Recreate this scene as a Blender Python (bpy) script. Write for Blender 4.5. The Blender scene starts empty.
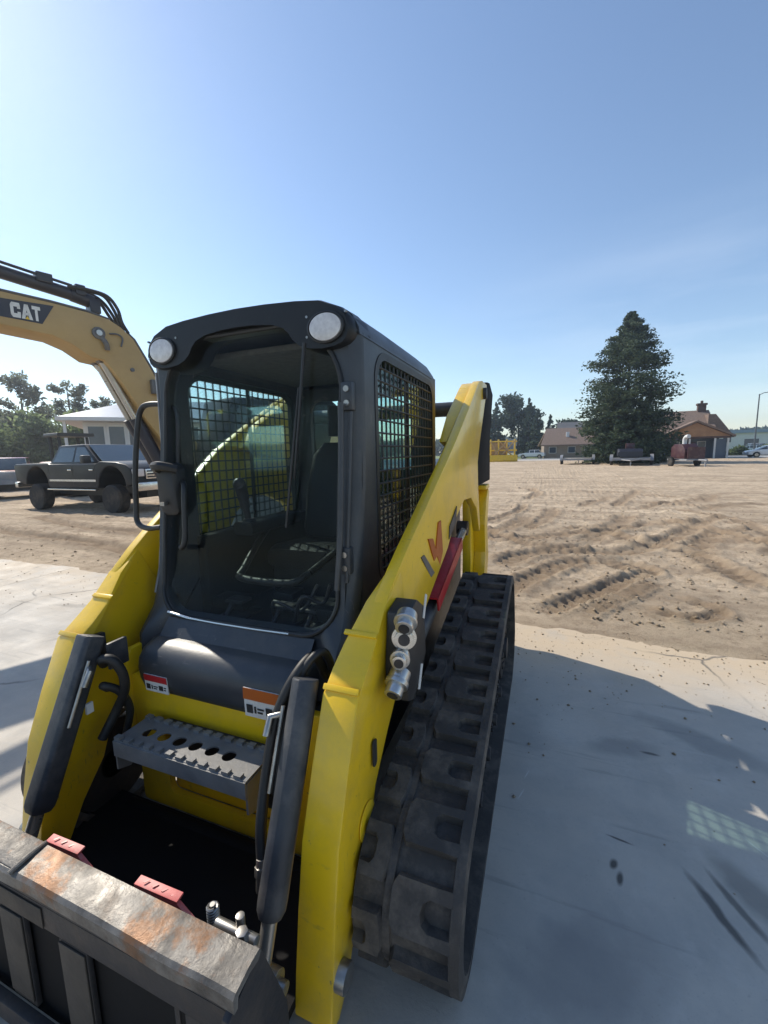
import bpy, bmesh, math, random
import numpy as np
from mathutils import Vector, Matrix
random.seed(7)
SC = bpy.context.scene
COL = SC.collection
R = math.radians

# ------------------------------------------------------------------ materials
def new_mat(name):
    m = bpy.data.materials.new(name); m.use_nodes = True
    nt = m.node_tree; nt.nodes.clear()
    return m, nt, nt.nodes, nt.links

def mat(name, c1, c2=None, rough=.5, metal=0., scale=6., dirt=None, dirt_amt=.35, dirt_scale=2.5, bump=0., bump_scale=40., coat=0., rvar=.12, detail=5., chips=None):
    """painted / raw surface: two tones mixed by noise, a dirt layer with its own shape, fine bump"""
    m, nt, N, L = new_mat(name)
    out = N.new('ShaderNodeOutputMaterial'); p = N.new('ShaderNodeBsdfPrincipled')
    L.new(p.outputs[0], out.inputs[0])
    tc = N.new('ShaderNodeTexCoord')
    def noise(s, d=detail, r=.6):
        n = N.new('ShaderNodeTexNoise'); n.inputs['Scale'].default_value = s
        n.inputs['Detail'].default_value = d; n.inputs['Roughness'].default_value = r
        L.new(tc.outputs['Object'], n.inputs['Vector']); return n
    def ramp(n, a, b):
        r = N.new('ShaderNodeMapRange'); r.inputs[1].default_value = a; r.inputs[2].default_value = b
        L.new(n.outputs[0], r.inputs[0]); return r
    def mix(f, a, b):
        x = N.new('ShaderNodeMix'); x.data_type = 'RGBA'
        L.new(f, x.inputs[0])
        for i, v in ((6, a), (7, b)):
            if isinstance(v, tuple): x.inputs[i].default_value = (*v, 1)
            else: L.new(v, x.inputs[i])
        return x.outputs[2]
    n1 = noise(scale); f1 = ramp(n1, .35, .65)
    col = mix(f1.outputs[0], c1, c2 or tuple(v * .85 for v in c1))
    if dirt:
        n2 = noise(dirt_scale, 8, .7); f2 = ramp(n2, .48, .75)
        mm = N.new('ShaderNodeMath'); mm.operation = 'MULTIPLY'; mm.inputs[1].default_value = dirt_amt
        L.new(f2.outputs[0], mm.inputs[0]); col = mix(mm.outputs[0], col, dirt)
    if chips:
        n5 = noise(2.2, 3); f5 = ramp(n5, .46, .60); n6 = noise(38, 7, .75); f6 = ramp(n6, .62, .66)
        sm = N.new('ShaderNodeMapping'); sm.inputs['Scale'].default_value = (3, 40, 5); L.new(tc.outputs['Object'], sm.inputs[0])
        n7 = N.new('ShaderNodeTexNoise'); n7.inputs['Scale'].default_value = 3; n7.inputs['Detail'].default_value = 4; L.new(sm.outputs[0], n7.inputs['Vector']); f7 = ramp(n7, .66, .72)
        mxx = N.new('ShaderNodeMath'); mxx.operation = 'MAXIMUM'; L.new(f6.outputs[0], mxx.inputs[0]); L.new(f7.outputs[0], mxx.inputs[1])
        mz = N.new('ShaderNodeMath'); mz.operation = 'MULTIPLY'; L.new(mxx.outputs[0], mz.inputs[0]); L.new(f5.outputs[0], mz.inputs[1])
        m8 = N.new('ShaderNodeMath'); m8.operation = 'MULTIPLY'; m8.inputs[1].default_value = .7; L.new(mz.outputs[0], m8.inputs[0])
        col = mix(m8.outputs[0], col, chips)
    L.new(col, p.inputs['Base Color'])
    p.inputs['Metallic'].default_value = metal
    rr = N.new('ShaderNodeMapRange'); rr.inputs[3].default_value = max(.02, rough - rvar); rr.inputs[4].default_value = min(1, rough + rvar)
    L.new(n1.outputs[0], rr.inputs[0]); L.new(rr.outputs[0], p.inputs['Roughness'])
    if coat: p.inputs['Coat Weight'].default_value = coat; p.inputs['Coat Roughness'].default_value = .12
    if bump:
        n3 = noise(bump_scale, 6); b = N.new('ShaderNodeBump'); b.inputs['Strength'].default_value = bump
        b.inputs['Distance'].default_value = .01
        L.new(n3.outputs[0], b.inputs['Height']); L.new(b.outputs[0], p.inputs['Normal'])
    return m

def glass_mat(name, tint, refl=1.0, rough=.02):
    m, nt, N, L = new_mat(name)
    out = N.new('ShaderNodeOutputMaterial'); mx = N.new('ShaderNodeMixShader')
    t = N.new('ShaderNodeBsdfTransparent'); g = N.new('ShaderNodeBsdfGlossy'); fr = N.new('ShaderNodeFresnel')
    tc = N.new('ShaderNodeTexCoord'); n = N.new('ShaderNodeTexNoise'); n.inputs['Scale'].default_value = 5
    n.inputs['Detail'].default_value = 6
    L.new(tc.outputs['Object'], n.inputs[0])
    r = N.new('ShaderNodeMapRange'); r.inputs[3].default_value = rough; r.inputs[4].default_value = rough + .05
    L.new(n.outputs[0], r.inputs[0]); L.new(r.outputs[0], g.inputs['Roughness'])
    t.inputs[0].default_value = (*tint, 1); g.inputs[0].default_value = (1, 1, 1, 1); fr.inputs[0].default_value = 1.5
    k = N.new('ShaderNodeMath'); k.operation = 'MULTIPLY'; k.inputs[1].default_value = refl; k.use_clamp = True
    L.new(fr.outputs[0], k.inputs[0]); L.new(k.outputs[0], mx.inputs[0])
    L.new(t.outputs[0], mx.inputs[1]); L.new(g.outputs[0], mx.inputs[2]); L.new(mx.outputs[0], out.inputs[0])
    return m

def leaf_mat(name, c1, c2, c3, scale=.8, trans=.25):
    m, nt, N, L = new_mat(name)
    out = N.new('ShaderNodeOutputMaterial'); p = N.new('ShaderNodeBsdfPrincipled'); mx = N.new('ShaderNodeMixShader')
    tr = N.new('ShaderNodeBsdfTranslucent'); mx.inputs[0].default_value = trans
    geo = N.new('ShaderNodeNewGeometry'); tc = N.new('ShaderNodeTexCoord')
    n = N.new('ShaderNodeTexNoise'); n.inputs['Scale'].default_value = scale; n.inputs['Detail'].default_value = 3
    L.new(tc.outputs['Object'], n.inputs['Vector'])
    a = N.new('ShaderNodeMath'); a.operation = 'ADD'
    s = N.new('ShaderNodeMath'); s.operation = 'MULTIPLY'; s.inputs[1].default_value = .45
    L.new(geo.outputs['Random Per Island'], s.inputs[0]); L.new(s.outputs[0], a.inputs[0]); L.new(n.outputs[0], a.inputs[1])
    cr = N.new('ShaderNodeValToRGB'); e = cr.color_ramp.elements
    e[0].position = .4; e[0].color = (*c1, 1); e[1].position = 1.0; e[1].color = (*c3, 1)
    x = e.new(.7); x.color = (*c2, 1)
    L.new(a.outputs[0], cr.inputs[0]); L.new(cr.outputs[0], p.inputs['Base Color']); L.new(cr.outputs[0], tr.inputs[0])
    p.inputs['Roughness'].default_value = .75; p.inputs['Specular IOR Level'].default_value = .2
    L.new(p.outputs[0], mx.inputs[1]); L.new(tr.outputs[0], mx.inputs[2]); L.new(mx.outputs[0], out.inputs[0])
    return m

DUST = (.36, .28, .19)
M = {}
M['yellow'] = mat('yellow_paint', (.87, .555, .012), (.82, .515, .011), .33, scale=3, dirt=(.34, .24, .09), dirt_amt=.42, dirt_scale=4, bump=.06, bump_scale=25, coat=.35, chips=(.13, .10, .07))
M['grey'] = mat('anthracite_paint', (.040, .046, .056), (.032, .037, .045), .42, scale=5, dirt=(.13, .115, .095), dirt_amt=.4, dirt_scale=4, bump=.05, bump_scale=60, chips=(.16, .15, .14))
M['black'] = mat('black_plastic', (.016, .017, .019), (.024, .025, .027), .5, scale=12, dirt=(.09, .08, .065), dirt_amt=.2, bump=.06, bump_scale=90)
M['deepblack'] = mat('black_rubber_cover', (.006, .006, .007), (.009, .009, .010), .8, scale=9)
M['visorblack'] = mat('visor_plastic', (.010, .011, .013), (.014, .015, .018), .42, scale=9, dirt=(.06, .055, .05), dirt_amt=.25, bump=.04, bump_scale=90)
M['cabin'] = mat('cabin_plastic', (.009, .010, .011), (.014, .015, .017), .5, scale=9, dirt=(.08, .075, .065), dirt_amt=.08, dirt_scale=7, bump=.1, bump_scale=60)
M['liner'] = mat('headliner_fabric', (.13, .127, .12), (.10, .098, .094), .9, scale=30)
M['steptread'] = mat('worn_step_tread', (.20, .20, .20), (.14, .14, .144), .42, scale=9, dirt=(.24, .22, .19), dirt_amt=.5, dirt_scale=8, bump=.15)
M['bright'] = mat('zinc_fittings', (.66, .65, .62), (.5, .49, .47), .3, metal=.85, scale=14, dirt=(.2, .15, .1), dirt_amt=.3, dirt_scale=16)
M['palegrey'] = mat('lit_edge_grey', (.27, .28, .30), (.22, .23, .25), .45, scale=5)  # pale tone for the light on the cab's left post, put into colour
M['rubber'] = mat('track_rubber', (.048, .043, .040), (.070, .062, .056), .8, scale=7, dirt=(.24, .20, .16), dirt_amt=.6, dirt_scale=7, bump=.35, bump_scale=70)
M['tyre'] = mat('tyre_rubber', (.018, .018, .019), (.028, .027, .026), .85, scale=8, dirt=DUST, dirt_amt=.25)
M['steel'] = mat('machined_steel', (.42, .41, .39), (.28, .27, .255), .36, metal=.85, scale=18, dirt=(.2, .14, .09), dirt_amt=.35, dirt_scale=14)
M['rod'] = mat('chrome_rod', (.50, .48, .44), (.42, .40, .37), .3, metal=.7, scale=6)
M['guard'] = mat('cylinder_guard', (.030, .034, .042), (.046, .050, .058), .5, scale=7, dirt=(.22, .20, .18), dirt_amt=.45, dirt_scale=6, bump=.15, bump_scale=50)
M['darksteel'] = mat('dark_steel', (.028, .028, .032), (.042, .04, .042), .55, metal=.3, scale=8, dirt=(.16, .12, .085), dirt_amt=.45, dirt_scale=6, bump=.2, bump_scale=45)
M['red'] = mat('red_paint', (.50, .020, .028), (.40, .016, .022), .4, scale=7, dirt=(.35, .2, .15), dirt_amt=.3, dirt_scale=10)
M['pinkred'] = mat('worn_red_paint', (.66, .14, .13), (.56, .09, .09), .5, scale=30, dirt=(.62, .42, .38), dirt_amt=.7, dirt_scale=30)
M['lens'] = mat('lamp_lens', (.68, .66, .65), (.52, .50, .50), .2, scale=45, coat=.5)
M['white'] = mat('white_vinyl', (.74, .73, .70), (.66, .65, .62), .5, scale=9, dirt=(.4, .34, .27), dirt_amt=.3, dirt_scale=12)
M['orange'] = mat('orange_vinyl', (.50, .115, .012), (.44, .10, .012), .5, scale=9)
M['ink'] = mat('black_ink', (.02, .02, .02), (.03, .03, .03), .6)
M['glass'] = glass_mat('cab_glass', (.90, .94, .94), .22)
M['glass_side'] = glass_mat('tinted_side_glass', (.84, .96, .94), .4)
M['cat'] = mat('ochre_machine_paint', (.47, .315, .13), (.42, .28, .11), .5, scale=1.5, dirt=(.32, .2, .1), dirt_amt=.4, dirt_scale=2.2, bump=.05)
M['catblack'] = mat('black_decal', (.018, .02, .034), (.022, .024, .036), .4)
M['catgrey'] = mat('machine_grey', (.10, .10, .105), (.13, .13, .13), .55, dirt=DUST, dirt_amt=.3)
M['hose'] = mat('hydraulic_hose', (.012, .012, .013), (.02, .02, .02), .55, dirt=(.12, .1, .08), dirt_amt=.25)
M['truck'] = mat('dark_green_metallic', (.006, .009, .013), (.009, .012, .017), .45, metal=.0, scale=2, coat=.12)
M['autoglass'] = mat('vehicle_glass', (.03, .045, .05), (.04, .055, .06), .06, scale=2, rvar=.03, coat=.5)
M['chrome'] = mat('bright_trim', (.6, .6, .6), (.5, .5, .5), .2, metal=.9)
M['carwhite'] = mat('white_car_paint', (.62, .66, .70), (.58, .62, .66), .3, coat=.6)
M['carred'] = mat('red_car_paint', (.32, .015, .02), (.28, .012, .018), .3, coat=.6)
M['carblue'] = mat('pale_blue_car_paint', (.38, .46, .54), (.36, .44, .52), .3, coat=.6)
M['trailer'] = mat('galvanised_trailer', (.30, .31, .33), (.22, .23, .25), .55, metal=.2, scale=3, dirt=DUST, dirt_amt=.4)
M['plank'] = mat('weathered_deck', (.38, .35, .30), (.28, .25, .21), .85, scale=4, dirt=(.2, .16, .12), dirt_amt=.4)
M['maroon'] = mat('maroon_paint', (.055, .010, .016), (.045, .009, .014), .45, dirt=DUST, dirt_amt=.25)
M['wall'] = mat('pale_siding', (.62, .63, .62), (.56, .57, .57), .7, scale=2)
M['wallblue'] = mat('grey_blue_siding', (.10, .13, .17), (.085, .11, .15), .75, scale=1.2)
M['walltan'] = mat('tan_siding', (.30, .24, .19), (.25, .20, .16), .8, scale=1.2)
M['cedar'] = mat('cedar_boards', (.36, .20, .10), (.28, .15, .075), .75, scale=1.5)
M['shingle'] = mat('brown_shingles', (.22, .155, .12), (.16, .115, .09), .9, scale=5, bump=.3, bump_scale=6)
M['metalroof'] = mat('blue_grey_roof', (.22, .29, .38), (.19, .26, .35), .45, scale=1)
M['pane'] = mat('window_pane', (.035, .055, .085), (.05, .07, .10), .08, rvar=.03, scale=1)
M['brick'] = mat('dark_brick', (.10, .06, .05), (.07, .045, .04), .85, scale=4)
M['pole'] = mat('pole_metal', (.09, .10, .11), (.11, .12, .13), .5, metal=.4)
M['bark'] = mat('bark', (.085, .062, .045), (.055, .04, .03), .9, scale=3, bump=.4, bump_scale=8)
M['leaf_spruce'] = leaf_mat('spruce_needles', (.024, .042, .024), (.05, .076, .042), (.115, .145, .08), .35, .25)
M['leaf_pine'] = leaf_mat('pine_needles', (.045, .068, .05), (.06, .09, .062), (.09, .12, .08), .4, .25)
M['leaf_dec'] = leaf_mat('broad_leaves', (.11, .15, .065), (.15, .20, .09), (.23, .28, .14), .35, .7)
M['leaf_olive'] = leaf_mat('thin_leaves', (.09, .11, .085), (.13, .15, .11), (.17, .19, .13), .35, .7)

for _m, _v in (('truck', .22), ('cabin', .3), ('deepblack', .2), ('visorblack', .35), ('dusty', .3)):
    if _m in M: next(n for n in M[_m].node_tree.nodes if n.type == 'BSDF_PRINCIPLED').inputs['Specular IOR Level'].default_value = _v
# ------------------------------------------------------------------ mesh helpers
class MB:
    def __init__(s): s.v = []; s.f = []
    def add(s, vs, fs):
        o = len(s.v); s.v += [tuple(map(float, p)) for p in vs]; s.f += [tuple(i + o for i in f) for f in fs]; return s
    def box(s, c, size, rot=None):
        hx, hy, hz = [q / 2 for q in size]
        vs = [Vector((x, y, z)) for x in (-hx, hx) for y in (-hy, hy) for z in (-hz, hz)]
        if rot is not None: vs = [rot @ v for v in vs]
        return s.add([v + Vector(c) for v in vs], [(0, 1, 3, 2), (4, 6, 7, 5), (0, 4, 5, 1), (2, 3, 7, 6), (0, 2, 6, 4), (1, 5, 7, 3)])
    def b2(s, a, b):
        return s.box([(p + q) / 2 for p, q in zip(a, b)], [abs(q - p) for p, q in zip(a, b)])
    def prism(s, poly, axis, a, b):
        def P(u, v, w):
            return {'x': (w, u, v), 'y': (u, w, v), 'z': (u, v, w)}[axis]
        n = len(poly)
        vs = [P(u, v, a) for u, v in poly] + [P(u, v, b) for u, v in poly]
        fs = [tuple(range(n)), tuple(range(2 * n - 1, n - 1, -1))] + [(i, i + n, (i + 1) % n + n, (i + 1) % n) for i in range(n)]
        return s.add(vs, fs)
    def tube(s, path, r, n=10, closed=False):
        P = [Vector(p) for p in path]; m = len(P)
        rs = r if isinstance(r, (list, tuple)) else [r] * m
        up = None; vs = []
        for i in range(m):
            t = (P[(i + 1) % m] - P[i - 1]) if closed else (P[min(i + 1, m - 1)] - P[max(i - 1, 0)])
            t.normalize()
            if up is None:
                up = Vector((0, 0, 1)) if abs(t.z) < .9 else Vector((1, 0, 0))
            a = t.cross(up)
            if a.length < 1e-5: a = t.cross(Vector((.3, 1, .2)))
            a.normalize(); b = a.cross(t).normalized(); up = b
            for k in range(n):
                an = 2 * math.pi * k / n
                vs.append(P[i] + rs[i] * (math.cos(an) * a + math.sin(an) * b))
        fs = []
        for i in range(m if closed else m - 1):
            j = (i + 1) % m
            fs += [(i * n + k, i * n + (k + 1) % n, j * n + (k + 1) % n, j * n + k) for k in range(n)]
        if not closed: fs += [tuple(range(n - 1, -1, -1)), tuple(range((m - 1) * n, m * n))]
        return s.add(vs, fs)
    def cyl(s, p0, p1, r0, r1=None, n=24):
        return s.tube([p0, p1], [r0, r0 if r1 is None else r1], n)
    def loft(s, rings, closed=True, caps=True):
        n = len(rings[0]); vs = [p for r in rings for p in r]; fs = []
        for i in range(len(rings) - 1):
            for k in range(n if closed else n - 1):
                fs.append((i * n + k, i * n + (k + 1) % n, (i + 1) * n + (k + 1) % n, (i + 1) * n + k))
        if caps and closed: fs += [tuple(range(n - 1, -1, -1)), tuple(range((len(rings) - 1) * n, len(rings) * n))]
        return s.add(vs, fs)
    def ring(s, outer, inner, off):
        """a panel with a hole: two outlines of equal length, thickened by vector off"""
        n = len(outer); off = Vector(off)
        o2 = [Vector(p) + off for p in outer]; i2 = [Vector(p) + off for p in inner]
        vs = list(outer) + list(inner) + o2 + i2; fs = []
        for k in range(n):
            j = (k + 1) % n
            fs += [(k, j, n + j, n + k), (2 * n + k, 3 * n + k, 3 * n + j, 2 * n + j), (k, 2 * n + k, 2 * n + j, j), (n + k, n + j, 3 * n + j, 3 * n + k)]
        return s.add(vs, fs)
    def plate(s, outline, off):
        n = len(outline); off = Vector(off)
        return s.add(list(outline) + [Vector(p) + off for p in outline], [tuple(range(n)), tuple(range(2 * n - 1, n - 1, -1))] + [(i, i + n, (i + 1) % n + n, (i + 1) % n) for i in range(n)])
    def build(s, name, m, parent=None, bevel=0., seg=2, smooth=40, loc=None):
        me = bpy.data.meshes.new(name); me.from_pydata(s.v, [], s.f)
        bm = bmesh.new(); bm.from_mesh(me)
        bmesh.ops.recalc_face_normals(bm, faces=bm.faces)
        if bevel:
            ed = [e for e in bm.edges if len(e.link_faces) == 2 and e.calc_face_angle(0) > R(32)]
            if ed: bmesh.ops.bevel(bm, geom=ed, offset=bevel, segments=seg, profile=.6, affect='EDGES', clamp_overlap=True)
        bm.to_mesh(me); bm.free()
        if smooth:
            me.polygons.foreach_set('use_smooth', [True] * len(me.polygons)); me.set_sharp_from_angle(angle=R(smooth))
        me.materials.append(M[m] if isinstance(m, str) else m)
        o = bpy.data.objects.new(name, me); COL.objects.link(o)
        if parent is not None: o.parent = parent
        if loc is not None: o.location = loc
        return o

def tag(o, label=None, cat=None, group=None, kind=None):
    if label: o['label'] = label
    if cat: o['category'] = cat
    if group: o['group'] = group
    if kind: o['kind'] = kind
    return o
def thing(name, label, cat, loc=(0, 0, 0), rz=0., group=None, scale=1.):
    o = bpy.data.objects.new(name, None); COL.objects.link(o)
    o.empty_display_size = .2; o.location = loc; o.rotation_euler = (0, 0, rz); o.scale = (scale,) * 3
    return tag(o, label, cat, group)
def copy_thing(src, loc, rz, label, scale=1.):
    def cp(o, par):
        c = o.copy(); COL.objects.link(c)
        if par is not None: c.parent = par
        for ch in [q for q in bpy.data.objects if q.parent == o]: cp(ch, c)
        return c
    c = cp(src, None); c.location = loc; c.rotation_euler = (0, 0, rz); c.scale = (scale,) * 3
    c['label'] = label
    return c
def rrect(x0, x1, y0, y1, r, n=6):
    """rounded rectangle, radii (bl, br, tr, tl)"""
    r = r if isinstance(r, (list, tuple)) else [r] * 4
    out = []
    for (cx, cy, rr, a0) in ((x0 + r[0], y0 + r[0], r[0], 180), (x1 - r[1], y0 + r[1], r[1], 270), (x1 - r[2], y1 - r[2], r[2], 0), (x0 + r[3], y1 - r[3], r[3], 90)):
        for k in range(n + 1):
            a = R(a0 + 90 * k / n); out.append((cx + rr * math.cos(a), cy + rr * math.sin(a)))
    return out
def spline(pts, n=6):
    P = [Vector(p) for p in pts]; P = [2 * P[0] - P[1]] + P + [2 * P[-1] - P[-2]]; out = []
    for i in range(1, len(P) - 2):
        for k in range(n):
            t = k / n
            out.append(.5 * ((2 * P[i]) + (-P[i - 1] + P[i + 1]) * t + (2 * P[i - 1] - 5 * P[i] + 4 * P[i + 1] - P[i + 2]) * t * t + (-P[i - 1] + 3 * P[i] - 3 * P[i + 1] + P[i + 2]) * t ** 3))
    out.append(P[-2]); return out
# ------------------------------------------------------------------ noise on arrays
def hash2(i, j, seed):
    h = np.sin(i * 127.1 + j * 311.7 + seed * 74.7) * 43758.5453
    return h - np.floor(h)
def vnoise(x, y, seed=0):
    i = np.floor(x); j = np.floor(y); u = x - i; v = y - j
    u = u * u * (3 - 2 * u); v = v * v * (3 - 2 * v)
    a = hash2(i, j, seed); b = hash2(i + 1, j, seed); c = hash2(i, j + 1, seed); d = hash2(i + 1, j + 1, seed)
    return (a * (1 - u) + b * u) * (1 - v) + (c * (1 - u) + d * u) * v
def fbm(x, y, o=4, seed=0):
    s = 0; a = .5
    for k in range(o):
        s = s + a * vnoise(x * 2 ** k, y * 2 ** k, seed + k); a *= .5
    return s
# ------------------------------------------------------------------ camera, sun, sky
cam = bpy.data.cameras.new('camera'); co = bpy.data.objects.new('camera', cam); COL.objects.link(co)
yaw, pit, rol = R(-21.136), R(8.043), R(-1.286)
fw = Vector((math.sin(yaw) * math.cos(pit), math.cos(yaw) * math.cos(pit), -math.sin(pit)))
r0 = Vector((math.cos(yaw), -math.sin(yaw), 0)); u0 = r0.cross(fw)
rt = math.cos(rol) * r0 + math.sin(rol) * u0; up = -math.sin(rol) * r0 + math.cos(rol) * u0
co.matrix_world = Matrix(((rt.x, up.x, -fw.x, 1.1337), (rt.y, up.y, -fw.y, -1.5205), (rt.z, up.z, -fw.z, 1.5479), (0, 0, 0, 1)))
cam.sensor_fit = 'VERTICAL'; cam.sensor_height = 36; cam.lens = 414.89 * 36 / 1024
cam.clip_start = .05; cam.clip_end = 5000
SC.camera = co
SUN_AZ, SUN_EL = R(-70), R(41)          # azimuth from +Y, clockwise positive
sv = Vector((math.sin(SUN_AZ) * math.cos(SUN_EL), math.cos(SUN_AZ) * math.cos(SUN_EL), math.sin(SUN_EL)))
sun = bpy.data.lights.new('sun', 'SUN'); sun.energy = 3.7; sun.angle = R(.53); sun.color = (1, .92, .79)
so = bpy.data.objects.new('sun', sun); COL.objects.link(so); so.rotation_euler = sv.to_track_quat('Z', 'Y').to_euler()
so.location = (-20, 10, 20)
W = bpy.data.worlds.new('World'); SC.world = W; W.use_nodes = True
N = W.node_tree.nodes; L = W.node_tree.links; N.clear()
sky = N.new('ShaderNodeTexSky'); sky.sky_type = 'NISHITA'; sky.sun_disc = False
sky.sun_elevation = SUN_EL; sky.sun_rotation = SUN_AZ; sky.altitude = 100; sky.air_density = 1.1; sky.dust_density = .12; sky.ozone_density = 2.2
bg = N.new('ShaderNodeBackground'); bg.inputs[1].default_value = .118
wo = N.new('ShaderNodeOutputWorld')
# thin cirrus: streaky noise on the sky direction
tc = N.new('ShaderNodeTexCoord'); mp = N.new('ShaderNodeMapping'); mp.inputs['Scale'].default_value = (1.2, 1.2, 7); mp.inputs['Rotation'].default_value = (.10, .16, 0)
nz = N.new('ShaderNodeTexNoise'); nz.inputs['Scale'].default_value = 1.6; nz.inputs['Detail'].default_value = 6; nz.inputs['Roughness'].default_value = .55
mr = N.new('ShaderNodeMapRange'); mr.inputs[1].default_value = .40; mr.inputs[2].default_value = .85; mr.inputs[4].default_value = .34
mx = N.new('ShaderNodeMix'); mx.data_type = 'RGBA'; mx.inputs[7].default_value = (7.5, 8.0, 8.6, 1)
L.new(tc.outputs['Generated'], mp.inputs[0]); L.new(mp.outputs[0], nz.inputs[0]); L.new(nz.outputs[0], mr.inputs[0]); 
sxw = N.new('ShaderNodeSeparateXYZ'); L.new(tc.outputs['Generated'], sxw.inputs[0])
lo_ = N.new('ShaderNodeMapRange'); lo_.inputs[1].default_value = .42; lo_.inputs[2].default_value = .22; L.new(sxw.outputs[2], lo_.inputs[0])
rx_ = N.new('ShaderNodeMapRange'); rx_.inputs[1].default_value = -.25; rx_.inputs[2].default_value = .25; L.new(sxw.outputs[0], rx_.inputs[0])
ma_ = N.new('ShaderNodeMath'); ma_.operation = 'MULTIPLY'; L.new(lo_.outputs[0], ma_.inputs[0]); L.new(rx_.outputs[0], ma_.inputs[1])
mb_ = N.new('ShaderNodeMath'); mb_.operation = 'MULTIPLY'; L.new(ma_.outputs[0], mb_.inputs[0]); L.new(mr.outputs[0], mb_.inputs[1]); L.new(mb_.outputs[0], mx.inputs[0])
hs_n = N.new('ShaderNodeHueSaturation'); hs_n.inputs['Saturation'].default_value = .98; L.new(sky.outputs[0], hs_n.inputs['Color']); L.new(hs_n.outputs[0], mx.inputs[6]); L.new(mx.outputs[2], bg.inputs[0]); L.new(bg.outputs[0], wo.inputs[0])
SC.view_settings.view_transform = 'Standard'; SC.view_settings.look = 'None'; SC.view_settings.gamma = 1; SC.view_settings.exposure = .55
SC.view_settings.use_curve_mapping = False
SC.cycles.max_bounces = 8; SC.cycles.transparent_max_bounces = 12

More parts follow.
